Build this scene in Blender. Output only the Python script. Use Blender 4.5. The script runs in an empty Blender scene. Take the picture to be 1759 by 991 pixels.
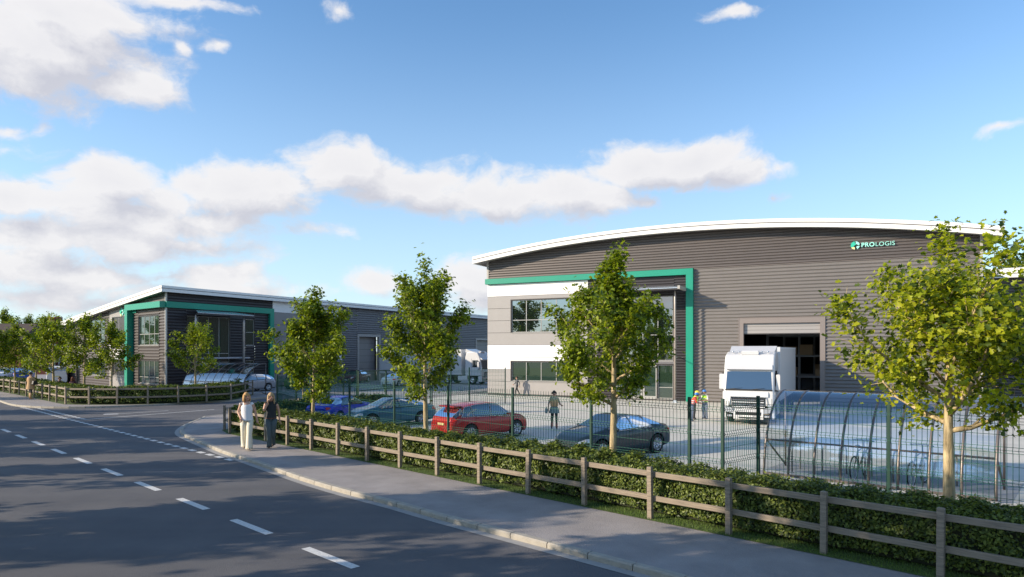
import bpy, bmesh, math, random
import numpy as np
from mathutils import Vector, Matrix
random.seed(7); RNG = np.random.default_rng(7)
SC = bpy.context.scene; COL = SC.collection
R = math.radians
# ------------------------------------------------------------------ camera
CH = 3.6                                     # eye height
cam = bpy.data.objects.new('camera', bpy.data.cameras.new('camera')); COL.objects.link(cam)
cam.location = (0, 0, CH); cam.rotation_euler = (R(90), 0, 0)
cam.data.sensor_width = 36; cam.data.lens = 24.0; cam.data.shift_y = 0.06
cam.data.clip_start = .1; cam.data.clip_end = 3000
SC.camera = cam
SC.view_settings.view_transform = 'Standard'; SC.view_settings.look = 'None'
SC.view_settings.gamma = 1; SC.view_settings.exposure = 0.45
# ------------------------------------------------------------------ sun and sky
SUN_EL, SUN_V = R(20), Vector((-.975, -.222, 0)).normalized()      # sun low on the left, a little behind the viewer
sv = Vector((SUN_V.x*math.cos(SUN_EL), SUN_V.y*math.cos(SUN_EL), math.sin(SUN_EL)))
sl = bpy.data.lights.new('sun', 'SUN'); sl.energy = 5.0; sl.angle = R(.5); sl.color = (1, .85, .66)
sun = bpy.data.objects.new('sun', sl); COL.objects.link(sun)
sun.rotation_euler = sv.to_track_quat('Z', 'Y').to_euler()
W = bpy.data.worlds.new('World'); SC.world = W; W.use_nodes = True
nt = W.node_tree; nt.nodes.clear(); N = nt.nodes; LK = nt.links
def nd(t, tree=None, **k):
    n = (tree or nt).nodes.new(t)
    for a, b in k.items(): setattr(n, a, b)
    return n
def px_dir(px, py):
    x = (px-879.5)/1173; z = (601-py)/1173
    return math.atan2(x, 1), math.atan2(z, math.hypot(x, 1))
CLOUDS = [(60,75,225,112,1),(215,150,90,42,1),(90,10,150,50,1),(300,3,110,16,.6),
 (120,345,200,40,.7),(270,345,150,40,.7),(470,345,90,34,.7),(330,420,130,26,.6),(60,435,200,46,.6),(20,330,110,46,.95),(185,318,95,46,1),(70,400,140,42,.9),(220,415,150,40,.9),(20,455,170,40,.7),(150,475,150,30,.7),
 (330,312,60,30,.9),(500,315,75,42,.95),(250,375,200,50,.8),(410,318,100,52,1),(340,372,120,26,.75),(500,350,80,30,.6),
 (600,290,92,52,1),(700,318,150,48,.95),(850,338,170,44,.9),(545,272,60,20,.5),(960,330,100,46,.9),
 (1010,340,110,32,.75),(1100,285,95,44,1),(1190,275,100,42,1),(1270,295,60,30,.8),(1110,345,50,22,.6),
 (594,14,34,20,.55),(312,82,18,15,.5),(367,87,24,10,.4),(1245,10,60,14,.5),(1714,212,44,11,.45),(14,215,40,18,.5),(30,250,70,16,.3),(180,20,170,40,.6),(540,400,70,14,.35),(1330,300,30,14,.4),(60,208,18,18,.35),
 (385,465,60,30,.9),(420,490,120,24,.6),(650,480,60,22,.45),(820,490,70,46,.95),(1320,342,24,8,.4),(60,510,220,26,.5),(250,500,120,20,.4),(1500,560,700,26,.3)]
cg = bpy.data.node_groups.new('cloud_density', 'ShaderNodeTree')
cg.interface.new_socket('P', in_out='INPUT', socket_type='NodeSocketVector')
cg.interface.new_socket('D', in_out='OUTPUT', socket_type='NodeSocketFloat')
gi = nd('NodeGroupInput', cg); go = nd('NodeGroupOutput', cg)
def vm(op, a, b=None, tree=cg):
    n = nd('ShaderNodeVectorMath', tree, operation=op)
    for i, v in enumerate((a, b)):
        if v is None: continue
        if isinstance(v, tuple): n.inputs[i].default_value = v
        else: tree.links.new(v, n.inputs[i])
    return n.outputs['Value'] if op in ('LENGTH', 'DOT_PRODUCT') else n.outputs['Vector']
def mt(op, a, b=None, c=None, tree=cg, clamp=False):
    n = nd('ShaderNodeMath', tree, operation=op); n.use_clamp = clamp
    for i, v in enumerate((a, b, c)):
        if v is None: continue
        if isinstance(v, (int, float)): n.inputs[i].default_value = v
        else: tree.links.new(v, n.inputs[i])
    return n.outputs[0]
P0 = gi.outputs['P']
wn = nd('ShaderNodeTexNoise', cg); wn.inputs['Scale'].default_value = 8; wn.inputs['Detail'].default_value = 7
cg.links.new(P0, wn.inputs['Vector'])
wv = vm('SUBTRACT', wn.outputs['Color'], (.5, .5, .5)); wv = vm('MULTIPLY', wv, (.10, .055, 0)); PW = vm('ADD', P0, wv)
run = None
for (cx, cy, rx, ry, st) in CLOUDS:
    a, e = px_dir(cx, cy); a1, _ = px_dir(cx+rx, cy); _, e1 = px_dir(cx, cy-ry)
    a0, _ = px_dir(cx-rx, cy); ra = (a1-a0)/2*1.12; re = abs(e1-e)*1.12
    v = vm('SUBTRACT', PW, (a, e, 0)); v = vm('MULTIPLY', v, (1/ra, 1/re, 0)); l = vm('LENGTH', v)
    d = mt('MULTIPLY_ADD', l, -st, st)
    run = d if run is None else mt('SMOOTH_MAX', run, d, .12)
n1 = nd('ShaderNodeTexNoise', cg); n1.inputs['Scale'].default_value = 12; n1.inputs['Detail'].default_value = 12; n1.inputs['Roughness'].default_value = .62
sq = vm('MULTIPLY', PW, (1, 1.5, 0)); cg.links.new(sq, n1.inputs['Vector'])
# clouds carry on outside the picture: broad noise beyond the framed azimuths
n2 = nd('ShaderNodeTexNoise', cg); n2.inputs['Scale'].default_value = 2.6; n2.inputs['Detail'].default_value = 3
cg.links.new(vm('MULTIPLY', P0, (1, 2.2, 0)), n2.inputs['Vector'])
sx = nd('ShaderNodeSeparateXYZ', cg); cg.links.new(P0, sx.inputs[0])
outm = mt('MULTIPLY_ADD', mt('ABSOLUTE', sx.outputs[0]), 4, -3.1, clamp=True)
outd = mt('MULTIPLY', mt('MULTIPLY_ADD', n2.outputs[0], 3.2, -1.75), outm)
outd = mt('SUBTRACT', outd, mt('SUBTRACT', 1, outm))
run = mt('MAXIMUM', run, outd)
dd = mt('ADD', run, mt('MULTIPLY_ADD', n1.outputs[0], 1.75, -.90))
cg.links.new(dd, go.inputs['D'])
sky = nd('ShaderNodeTexSky', sky_type='NISHITA', sun_disc=False, sun_elevation=SUN_EL,
         sun_rotation=math.atan2(SUN_V.x, SUN_V.y), air_density=1.0, dust_density=.35, ozone_density=2.2, altitude=0)
tc = nd('ShaderNodeTexCoord'); sp = nd('ShaderNodeSeparateXYZ'); LK.new(tc.outputs['Generated'], sp.inputs[0])
az = mt('ARCTAN2', sp.outputs[0], sp.outputs[1], tree=nt); el = mt('ARCSINE', sp.outputs[2], tree=nt)
cb = nd('ShaderNodeCombineXYZ'); LK.new(az, cb.inputs[0]); LK.new(el, cb.inputs[1])
g1 = nd('ShaderNodeGroup'); g1.node_tree = cg; LK.new(cb.outputs[0], g1.inputs[0])
g2 = nd('ShaderNodeGroup'); g2.node_tree = cg; LK.new(vm('ADD', cb.outputs[0], (-.022, .034, 0), tree=nt), g2.inputs[0])
cov = nd('ShaderNodeMapRange', interpolation_type='SMOOTHSTEP'); LK.new(g1.outputs[0], cov.inputs[0])
cov.inputs[1].default_value = -.12; cov.inputs[2].default_value = .42
shd = mt('MULTIPLY_ADD', mt('SUBTRACT', g2.outputs[0], g1.outputs[0], tree=nt), 1.5, .42, tree=nt, clamp=True)
thick = mt('MULTIPLY', mt('MULTIPLY_ADD', g1.outputs[0], .55, .15, tree=nt, clamp=True), .45, tree=nt)
shd = mt('ADD', mt('MULTIPLY', shd, .75, tree=nt), thick, tree=nt, clamp=True)
cc = nd('ShaderNodeMix', data_type='RGBA'); LK.new(shd, cc.inputs['Factor'])
SKS = .123
cc.inputs['A'].default_value = (.72/SKS, .705/SKS, .70/SKS, 1); cc.inputs['B'].default_value = (.44/SKS, .445/SKS, .50/SKS, 1)
# thin pale veil low over the horizon
veil = mt('MULTIPLY', mt('POWER', mt('SUBTRACT', 1, mt('MULTIPLY', mt('ABSOLUTE', el, tree=nt), 2.1, tree=nt), tree=nt, clamp=True), 1.5, tree=nt), .72, tree=nt)
skc = nd('ShaderNodeMix', data_type='RGBA', blend_type='MULTIPLY'); skc.inputs['Factor'].default_value = 1
LK.new(sky.outputs[0], skc.inputs['A']); skc.inputs['B'].default_value = (1.0, 1.26, 1.42, 1)
vl = nd('ShaderNodeMix', data_type='RGBA'); LK.new(veil, vl.inputs['Factor']); LK.new(skc.outputs['Result'], vl.inputs['A'])
vl.inputs['B'].default_value = (.56/SKS, .665/SKS, .765/SKS, 1)
mx = nd('ShaderNodeMix', data_type='RGBA'); LK.new(mt('MULTIPLY', cov.outputs[0], .96, tree=nt), mx.inputs['Factor'])
LK.new(vl.outputs['Result'], mx.inputs['A']); LK.new(cc.outputs['Result'], mx.inputs['B'])
bg = nd('ShaderNodeBackground'); bg.inputs['Strength'].default_value = SKS; LK.new(mx.outputs['Result'], bg.inputs[0])
wo = nd('ShaderNodeOutputWorld'); LK.new(bg.outputs[0], wo.inputs[0])
W.cycles.sampling_method = 'MANUAL'; W.cycles.sample_map_resolution = 512

# ------------------------------------------------------------------ materials
def mat(name, col, rough=.7, metal=0, var=0, vscale=3.0, bump=0, bscale=30, spec=None, coat=0, alpha=None, trans=0, stretch=None, col2=None, mid=None):
    m = bpy.data.materials.new(name); m.use_nodes = True; t = m.node_tree; b = t.nodes['Principled BSDF']
    b.inputs['Base Color'].default_value = (*col, 1); b.inputs['Roughness'].default_value = rough; b.inputs['Metallic'].default_value = metal
    if spec is not None: b.inputs['Specular IOR Level'].default_value = spec
    if coat: b.inputs['Coat Weight'].default_value = coat; b.inputs['Coat Roughness'].default_value = .03
    if var or bump:
        c = t.nodes.new('ShaderNodeTexCoord'); src = c.outputs['Object']
        if stretch:
            mp = t.nodes.new('ShaderNodeMapping'); mp.inputs['Scale'].default_value = stretch; t.links.new(src, mp.inputs[0]); src = mp.outputs[0]
    if var:
        n = t.nodes.new('ShaderNodeTexNoise'); n.inputs['Scale'].default_value = vscale; n.inputs['Detail'].default_value = 8; n.inputs['Roughness'].default_value = .62
        t.links.new(src, n.inputs['Vector'])
        r = t.nodes.new('ShaderNodeMapRange'); r.inputs[1].default_value = .3; r.inputs[2].default_value = .7; t.links.new(n.outputs[0], r.inputs[0])
        x = t.nodes.new('ShaderNodeMix'); x.data_type = 'RGBA'; t.links.new(r.outputs[0], x.inputs['Factor'])
        x.inputs['A'].default_value = (*[k*(1-var) for k in col], 1)
        x.inputs['B'].default_value = (*(col2 or [min(1, k*(1+var)) for k in col]), 1)
        t.links.new(x.outputs['Result'], b.inputs['Base Color'])
    if bump:
        n = t.nodes.new('ShaderNodeTexNoise'); n.inputs['Scale'].default_value = bscale; n.inputs['Detail'].default_value = 5
        t.links.new(src, n.inputs['Vector'])
        u = t.nodes.new('ShaderNodeBump'); u.inputs['Strength'].default_value = bump; u.inputs['Distance'].default_value = .02
        t.links.new(n.outputs[0], u.inputs['Height']); t.links.new(u.outputs[0], b.inputs['Normal'])
    return m
def leafmat(name, col, tr=.45):
    m = bpy.data.materials.new(name); m.use_nodes = True; t = m.node_tree; b = t.nodes['Principled BSDF']
    b.inputs['Base Color'].default_value = (*col, 1); b.inputs['Roughness'].default_value = .45; b.inputs['Specular IOR Level'].default_value = .35
    tl = t.nodes.new('ShaderNodeBsdfTranslucent'); tl.inputs[0].default_value = (col[0]*1.25, col[1]*1.25, col[2]*.6, 1)
    x = t.nodes.new('ShaderNodeMixShader'); x.inputs[0].default_value = tr
    t.links.new(b.outputs[0], x.inputs[1]); t.links.new(tl.outputs[0], x.inputs[2]); t.links.new(x.outputs[0], t.nodes['Material Output'].inputs[0])
    return m
def glass(name, tint, refl, rough=.01, see=0, wobble=0):
    """architectural glass: mirror share + dark or see-through body"""
    m = bpy.data.materials.new(name); m.use_nodes = True; t = m.node_tree; t.nodes.remove(t.nodes['Principled BSDF'])
    g = t.nodes.new('ShaderNodeBsdfGlossy'); g.inputs['Roughness'].default_value = rough; g.inputs['Color'].default_value = (.9, .95, 1, 1)
    if see: d = t.nodes.new('ShaderNodeBsdfTransparent'); d.inputs[0].default_value = (*tint, 1)
    else: d = t.nodes.new('ShaderNodeBsdfDiffuse'); d.inputs[0].default_value = (*tint, 1)
    fr = t.nodes.new('ShaderNodeFresnel'); fr.inputs[0].default_value = 1.5
    a = t.nodes.new('ShaderNodeMath'); a.operation = 'ADD'; a.use_clamp = True; a.inputs[1].default_value = refl; t.links.new(fr.outputs[0], a.inputs[0])
    if wobble:
        n = t.nodes.new('ShaderNodeTexNoise'); n.inputs['Scale'].default_value = .8; c = t.nodes.new('ShaderNodeTexCoord'); t.links.new(c.outputs['Object'], n.inputs[0])
        u = t.nodes.new('ShaderNodeBump'); u.inputs['Strength'].default_value = wobble; u.inputs['Distance'].default_value = .05; t.links.new(n.outputs[0], u.inputs['Height']); t.links.new(u.outputs[0], g.inputs['Normal'])
    x = t.nodes.new('ShaderNodeMixShader'); t.links.new(a.outputs[0], x.inputs[0]); t.links.new(d.outputs[0], x.inputs[1]); t.links.new(g.outputs[0], x.inputs[2])
    t.links.new(x.outputs[0], t.nodes['Material Output'].inputs[0]); return m
M = {}
M['asphalt'] = mat('asphalt', (.102,.103,.114), .85, var=.18, vscale=.35, bump=.6, bscale=60, col2=(.128,.124,.126))
M['tarmac_path'] = mat('tarmac_path', (.30,.275,.265), .9, var=.16, vscale=1.1, bump=.6, bscale=45)
M['yard'] = mat('yard_concrete', (.56,.54,.48), .85, var=.10, vscale=.5, bump=.15, bscale=14)
M['bay'] = mat('bay_paving', (.33,.33,.33), .9, var=.1, vscale=.7, bump=.3, bscale=30)
M['kerb'] = mat('kerb_concrete', (.36,.33,.28), .85, var=.14, vscale=4, bump=.3, bscale=40)
M['channel'] = mat('channel_concrete', (.33,.32,.305), .85, var=.1, vscale=3)
M['paint'] = mat('road_paint', (.72,.71,.68), .7, var=.32, vscale=22, bump=.3, bscale=60, col2=(.78,.77,.74))
M['grass'] = mat('grass_green', (.075,.115,.025), .9, var=.3, vscale=5)
M['blade'] = leafmat('grass_blade', (.13,.21,.035), .3)
M['soil'] = mat('soil', (.06,.05,.035), .95, var=.2)
M['field'] = mat('far_ground', (.12,.13,.07), .95, var=.3, vscale=.05)
M['clad_lo'] = mat('cladding_grey', (.215,.198,.186), .42, metal=.25, var=.04, vscale=1)
M['clad_hi'] = mat('cladding_brown_grey', (.118,.102,.096), .45, metal=.2, var=.04, vscale=1)
M['clad_dark'] = mat('cladding_charcoal', (.040,.035,.038), .42, metal=.15, var=.05, vscale=1)
M['clad_mid'] = mat('cladding_dark_brown', (.095,.082,.078), .45, metal=.2, var=.04, vscale=1)
M['clad_dim'] = mat('cladding_slate', (.16,.155,.165), .45, metal=.2, var=.04)
M['white'] = mat('panel_white', (.84,.82,.80), .42, var=.02, vscale=2)
M['grey'] = mat('panel_light_grey', (.33,.312,.30), .4, var=.03, vscale=2)
M['grey2'] = mat('panel_mid_grey', (.25,.235,.23), .4, var=.03, vscale=2)
M['green'] = mat('frame_green', (.010,.27,.175), .38, var=.04, vscale=1)
M['roof'] = mat('roof_white', (.82,.80,.77), .4, var=.03)
M['roofgrey'] = mat('roof_pale_grey', (.62,.64,.66), .4, var=.03)
M['soffit'] = mat('soffit_grey', (.40,.38,.35), .6)
M['gutter'] = mat('groove_dark', (.12,.115,.115), .6)
M['frame'] = mat('aluminium_frame', (.44,.43,.41), .35, metal=.3)
M['fdark'] = mat('dark_frame', (.05,.045,.045), .4, metal=.2)
M['steel'] = mat('steel_post', (.46,.40,.36), .35, metal=.4)
M['doorframe'] = mat('door_frame_taupe', (.24,.205,.19), .45, metal=.1)
M['shutter'] = mat('shutter_grey', (.36,.34,.33), .45, metal=.2)
M['glass'] = glass('window_glass', (.008,.012,.012), .33, wobble=.04)
M['glass2'] = glass('window_glass_tree_tint', (.022,.042,.026), .10, wobble=.05)  # green body colour stands in for trees mirrored in these panes
M['carglass'] = glass('car_glass', (.02,.028,.03), .20)
M['poly'] = glass('clear_plastic', (.88,.94,.985), .24, rough=.05, see=1)
M['canopy'] = mat('canopy_pale', (.62,.68,.76), .2, metal=.5)
M['mesh'] = mat('fence_green', (.004,.042,.028), .45, metal=.1); M['wire'] = mat('wire_green', (.006,.095,.065), .5)
M['timber'] = mat('timber', (.205,.17,.13), .8, var=.28, vscale=6, bump=.4, bscale=30, stretch=(1,1,6), col2=(.34,.275,.205))
M['timber_x'] = mat('timber_rail', (.205,.17,.13), .8, var=.28, vscale=6, bump=.4, bscale=30, stretch=(.5,8,8), col2=(.34,.275,.205))
M['bark'] = mat('bark_pale', (.36,.26,.13), .85, var=.55, vscale=16, bump=1.0, bscale=30, stretch=(1,1,.16), col2=(.62,.49,.28))
M['leafA'] = leafmat('leaf_bright', (.30,.36,.016)); M['leafB'] = leafmat('leaf_mid', (.20,.27,.018)); M['leafC'] = leafmat('leaf_deep', (.075,.115,.014), .35)
M['leafY'] = leafmat('leaf_lime', (.44,.46,.025), .5)
M['hedgeA'] = leafmat('hedge_leaf_light', (.19,.235,.045), .3); M['hedgeB'] = leafmat('hedge_leaf_mid', (.095,.135,.026), .3); M['hedgeC'] = leafmat('hedge_leaf_dark', (.04,.065,.015), .2)
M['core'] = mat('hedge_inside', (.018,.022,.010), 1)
M['brick'] = mat('red_brick', (.20,.062,.042), .9, var=.3, vscale=8)
M['brown'] = mat('roof_tile_brown', (.085,.06,.05), .9, var=.2, vscale=4)
M['tyre'] = mat('tyre', (.018,.018,.019), .8); M['rim'] = mat('alloy', (.62,.63,.65), .25, metal=.9); M['black'] = mat('black_plastic', (.015,.015,.016), .5)
M['chrome'] = mat('chrome', (.75,.76,.78), .12, metal=1); M['red_light'] = mat('red_lens', (.62,.02,.02), .15, coat=.5); M['lens'] = mat('clear_lens', (.55,.58,.62), .1, metal=.4, coat=1)
M['plate'] = mat('plate_yellow', (.75,.68,.30), .5); M['plate_w'] = mat('plate_white', (.8,.8,.78), .5)
M['truck'] = mat('truck_white', (.62,.62,.62), .28, coat=.4, var=.02); M['trailer'] = mat('trailer_white', (.58,.58,.58), .4)
M['dim'] = mat('interior_grey', (.38,.38,.37), .8)
M['rack'] = mat('rack_steel', (.20,.22,.25), .5, metal=.3)
M['card'] = mat('cardboard', (.34,.26,.17), .9)
M['shelter'] = mat('shelter_steel', (.15,.13,.12), .4, metal=.5)
M['skin'] = mat('skin', (.56,.32,.22), .5); M['eye'] = mat('eye_dark', (.03,.02,.02), .3); M['lips'] = mat('lips', (.42,.12,.11), .5)
for k, c in dict(vest=(.80,.79,.80), cream=(.74,.69,.56), blacktop=(.018,.022,.026), jeans=(.075,.105,.115), brownbelt=(.12,.05,.03), blond=(.52,.30,.12), fair=(.46,.31,.16),
                 camel=(.46,.28,.13), tan=(.50,.31,.15), darkhair=(.05,.028,.018), auburn=(.16,.05,.025), charcoal=(.03,.03,.035), greytop=(.07,.075,.085), red=(.62,.07,.04), hiviz=(.45,.85,.06),
                 silver=(.7,.7,.7), helmblue=(.03,.18,.55), helmyellow=(.85,.62,.06), skirt=(.20,.27,.25), mauve=(.10,.03,.05), denim=(.22,.27,.36), paleshirt=(.62,.60,.60), shoe=(.05,.035,.03), teal=(.02,.16,.18), logo=(.03,.50,.36), logolight=(.35,.80,.72), logoyellow=(.80,.76,.35), bagred=(.5,.1,.08), beige=(.45,.36,.26), sock=(.35,.12,.10)).items():
    M[k] = mat('cloth_'+k if k not in ('logo','logolight','logoyellow') else k, c, .75 if 'helm' not in k else .3)
def paint(name, c, metal=.35): return mat(name, c, .45, metal=metal, coat=.7, spec=.3)

# faint wheel tracks along the main road and worn paint
t_ = M['asphalt'].node_tree; pb = t_.nodes['Principled BSDF']; src = pb.inputs['Base Color'].links[0].from_socket
tc_ = t_.nodes.new('ShaderNodeTexCoord'); mp_ = t_.nodes.new('ShaderNodeMapping'); mp_.inputs['Rotation'].default_value = (0, 0, R(43.8)); mp_.inputs['Scale'].default_value = (.035, .75, 1)
n_ = t_.nodes.new('ShaderNodeTexNoise'); n_.inputs['Scale'].default_value = 1; n_.inputs['Detail'].default_value = 4; r_ = t_.nodes.new('ShaderNodeMapRange'); r_.inputs[1].default_value = .3; r_.inputs[2].default_value = .7; r_.inputs[3].default_value = .84; r_.inputs[4].default_value = 1.12
m_ = t_.nodes.new('ShaderNodeMix'); m_.data_type = 'RGBA'; m_.blend_type = 'MULTIPLY'; m_.inputs['Factor'].default_value = 1
t_.links.new(tc_.outputs['Object'], mp_.inputs[0]); t_.links.new(mp_.outputs[0], n_.inputs[0]); t_.links.new(n_.outputs[0], r_.inputs[0]); t_.links.new(src, m_.inputs['A']); t_.links.new(r_.outputs[0], m_.inputs['B']); t_.links.new(m_.outputs['Result'], pb.inputs['Base Color'])
# ------------------------------------------------------------------ helpers
F = 1173.0
def G(px, py, z=0.0):
    d = F*(CH-z)/(py-601.0); return Vector(((px-879.5)/F*d, d, z))
def T(x, y, z=0, rz=0): return Matrix.Translation((x, y, z)) @ Matrix.Rotation(rz, 4, 'Z')
def WM(o):
    m = Matrix.Identity(4)
    while o is not None: m = o.matrix_basis @ m; o = o.parent
    return m
def empty(name, label, cat, m=None, group=None):
    o = bpy.data.objects.new(name, None); COL.objects.link(o); o.empty_display_size = .2
    if m is not None: o.matrix_basis = m
    o['label'] = label; o['category'] = cat
    if group: o['group'] = group
    return o
def tag(o, label=None, cat=None, group=None, kind=None):
    for k, v in (('label', label), ('category', cat), ('group', group), ('kind', kind)):
        if v: o[k] = v
    return o
def place(name, mesh, parent, m):
    """object sharing a mesh, put at world matrix m"""
    o = bpy.data.objects.new(name, mesh); COL.objects.link(o)
    if parent is not None: o.parent = parent; o.matrix_basis = WM(parent).inverted() @ m
    else: o.matrix_basis = m
    return o
class MB:
    def __init__(s, xf=None): s.v = []; s.f = []; s.m = []; s.xf = xf or Matrix.Identity(4); s.sm = []
    def add(s, vs, fs, mi=0, smooth=False):
        k = len(s.v); s.v += [tuple(s.xf @ Vector(p)) for p in vs]
        s.f += [tuple(k+i for i in f) for f in fs]; s.m += [mi]*len(fs); s.sm += [smooth]*len(fs); return s
    def box(s, x0, x1, y0, y1, z0, z1, mi=0, c=0):
        if c:
            p = []
            for z, e in ((z0, c), (z0+c, 0), (z1-c, 0), (z1, c)): p += [(x0+e,y0+e,z),(x1-e,y0+e,z),(x1-e,y1-e,z),(x0+e,y1-e,z)]
            f = [(3,2,1,0),(12,13,14,15)]
            for r in range(3):
                for i in range(4): a = r*4+i; b = r*4+(i+1) % 4; f.append((a, b, b+4, a+4))
            return s.add(p, f, mi)
        return s.add([(x0,y0,z0),(x1,y0,z0),(x1,y1,z0),(x0,y1,z0),(x0,y0,z1),(x1,y0,z1),(x1,y1,z1),(x0,y1,z1)],
                     [(3,2,1,0),(4,5,6,7),(0,1,5,4),(1,2,6,5),(2,3,7,6),(3,0,4,7)], mi)
    def tube(s, pts, r, n=6, mi=0, caps=True, smooth=True):
        pts = [Vector(p) for p in pts]; rs = r if isinstance(r, (list, tuple)) else [r]*len(pts)
        vs = []; fs = []; up = Vector((0, 0, 1)); prev = None
        for i, p in enumerate(pts):
            d = (pts[min(i+1, len(pts)-1)]-pts[max(i-1, 0)]).normalized()
            if prev is None:
                a = d.cross(up);  a = d.cross(Vector((1, 0, 0))) if a.length < .05 else a
            else: a = prev - d*prev.dot(d)
            a.normalize(); prev = a; b = d.cross(a)
            for k in range(n):
                t = 2*math.pi*k/n + math.pi/n; vs.append(p + (a*math.cos(t)+b*math.sin(t))*rs[i])
        for i in range(len(pts)-1):
            for k in range(n): q = (k+1) % n; fs.append((i*n+k, i*n+q, (i+1)*n+q, (i+1)*n+k))
        if caps: fs.append(tuple(range(n-1, -1, -1))); fs.append(tuple((len(pts)-1)*n+k for k in range(n)))
        return s.add(vs, fs, mi, smooth)
    def prism(s, poly, y0, y1, mi=0, axis='y', smooth=False):
        """extrude a closed outline: given in (x,z) along y, or (x,y) along z, or (y,z) along x"""
        n = len(poly); q = {'y': lambda a, b, t: (a, t, b), 'z': lambda a, b, t: (a, b, t), 'x': lambda a, b, t: (t, a, b)}[axis]
        vs = [q(a, b, y0) for a, b in poly] + [q(a, b, y1) for a, b in poly]
        fs = [tuple(range(n)), tuple(range(2*n-1, n-1, -1))] + [(i, i+n, (i+1) % n+n, (i+1) % n) for i in range(n)]
        return s.add(vs, fs, mi, smooth)
    def lathe(s, prof, n=24, mi=0, axis='z', smooth=True):
        vs = []; fs = []
        for r, h in prof:
            for k in range(n):
                t = 2*math.pi*k/n; c, q = r*math.cos(t), r*math.sin(t)
                vs.append((c, q, h) if axis == 'z' else (c, h, q))
        for i in range(len(prof)-1):
            for k in range(n): q = (k+1) % n; fs.append((i*n+k, i*n+q, (i+1)*n+q, (i+1)*n+k))
        return s.add(vs, fs, mi, smooth)
    def ball(s, c, r, mi=0, nu=12, nv=8, sc=(1, 1, 1), z0=-1.0):
        vs = []; fs = []
        for i in range(nv+1):
            t = math.asin(z0) + (math.pi/2-math.asin(z0))*i/nv
            for k in range(nu):
                a = 2*math.pi*k/nu; vs.append((c[0]+r*sc[0]*math.cos(t)*math.cos(a), c[1]+r*sc[1]*math.cos(t)*math.sin(a), c[2]+r*sc[2]*math.sin(t)))
        for i in range(nv):
            for k in range(nu): q = (k+1) % nu; fs.append((i*nu+k, i*nu+q, (i+1)*nu+q, (i+1)*nu+k))
        return s.add(vs, fs, mi, True)
    def mesh(s, name, mats, inv=None):
        me = bpy.data.meshes.new(name); vs = s.v if inv is None else [tuple(inv @ Vector(p)) for p in s.v]
        me.from_pydata(vs, [], s.f)
        for m in (mats if isinstance(mats, (list, tuple)) else [mats]): me.materials.append(M[m] if isinstance(m, str) else m)
        me.polygons.foreach_set('material_index', s.m); me.polygons.foreach_set('use_smooth', s.sm); me.update(); return me
    def build(s, name, mats, parent=None, fix=True):
        me = s.mesh(name, mats, WM(parent).inverted() if parent is not None else None)
        if fix:
            bm = bmesh.new(); bm.from_mesh(me); bmesh.ops.recalc_face_normals(bm, faces=bm.faces); bm.to_mesh(me); bm.free()
        o = bpy.data.objects.new(name, me); COL.objects.link(o)
        if parent is not None: o.parent = parent
        return o
def np_mesh(name, V, quads_n, loops, mats, midx=None, smooth=False):
    """fast mesh: V (n,3), loops flat index array, quads_n = verts per face"""
    me = bpy.data.meshes.new(name); nf = len(loops)//quads_n
    me.vertices.add(len(V)); me.vertices.foreach_set('co', np.asarray(V, dtype=np.float32).ravel())
    me.loops.add(len(loops)); me.loops.foreach_set('vertex_index', np.asarray(loops, dtype=np.int32))
    me.polygons.add(nf); me.polygons.foreach_set('loop_start', np.arange(nf, dtype=np.int32)*quads_n)
    for m in mats: me.materials.append(M[m])
    if midx is not None: me.polygons.foreach_set('material_index', np.asarray(midx, dtype=np.int32))
    if smooth: me.polygons.foreach_set('use_smooth', np.ones(nf, dtype=bool))
    me.update(calc_edges=True); return me
def structure(o): o['kind'] = 'structure'; return o
def copy_tree(o, parent=None):
    c = o.copy(); COL.objects.link(c)
    if parent is not None: c.parent = parent
    for ch in [q for q in o.children]: copy_tree(ch, c)
    return c
UR = Vector((.722, -.692, 0)); VR = Vector((.692, .722, 0))     # along the main road (towards the viewer's right), and across it to the site

# ------------------------------------------------------------------ ground, roads, kerbs
structure(MB().add([(-900,-300,-.06),(900,-300,-.06),(900,1500,-.06),(-900,1500,-.06)], [(0,1,2,3)]).build('ground', 'field'))
structure(MB().add([(-130,-40,0),(70,-40,0),(70,135,0),(-130,135,0)], [(0,1,2,3)]).build('road', 'asphalt'))
KN = [G(x, y) for x, y in [(760,892),(684,870),(594,847),(524,826),(467,806),(424,791),(387,779),(353.5,765),(330,755),(315,747),(312.4,742),(316.7,736),(328.4,728.5),(346.8,722.5),(383.5,715)]]
KN = [KN[0]+UR*q for q in range(26, 0, -2)] + KN + [KN[-1]+Vector((.568,.823,0))*11, Vector((-4.2,55.5,0))]
KF = [G(x, y) for x, y in [(0,690),(33,698.4),(110,701.4),(234,698.4),(382.6,690.7)]]
KF = [KF[0]-UR*q for q in range(56, 0, -4)] + KF + [Vector((-18.7,49.3,0)), Vector((-18.6,52,0)), Vector((-22,56.3,0)), Vector((-27.9,56.6,0))]
def resample(pts, step, smooth=True):
    P = [Vector(p) for p in pts]
    if smooth:
        Q = []
        for i in range(len(P)-1):
            a, b, c, d = P[max(i-1, 0)], P[i], P[i+1], P[min(i+2, len(P)-1)]
            for k in range(10):
                t = k/10; Q.append(.5*((2*b)+(c-a)*t+(2*a-5*b+4*c-d)*t*t+(3*b-a-3*c+d)*t**3))
        Q.append(P[-1]); P = Q
    out = [P[0]]; acc = 0
    for i in range(len(P)-1):
        L = (P[i+1]-P[i]).length
        while L > 0 and acc+L >= step:
            f = (step-acc)/L; P[i] = P[i].lerp(P[i+1], f); L = (P[i+1]-P[i]).length; out.append(P[i].copy()); acc = 0
        acc += L
    return out
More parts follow.
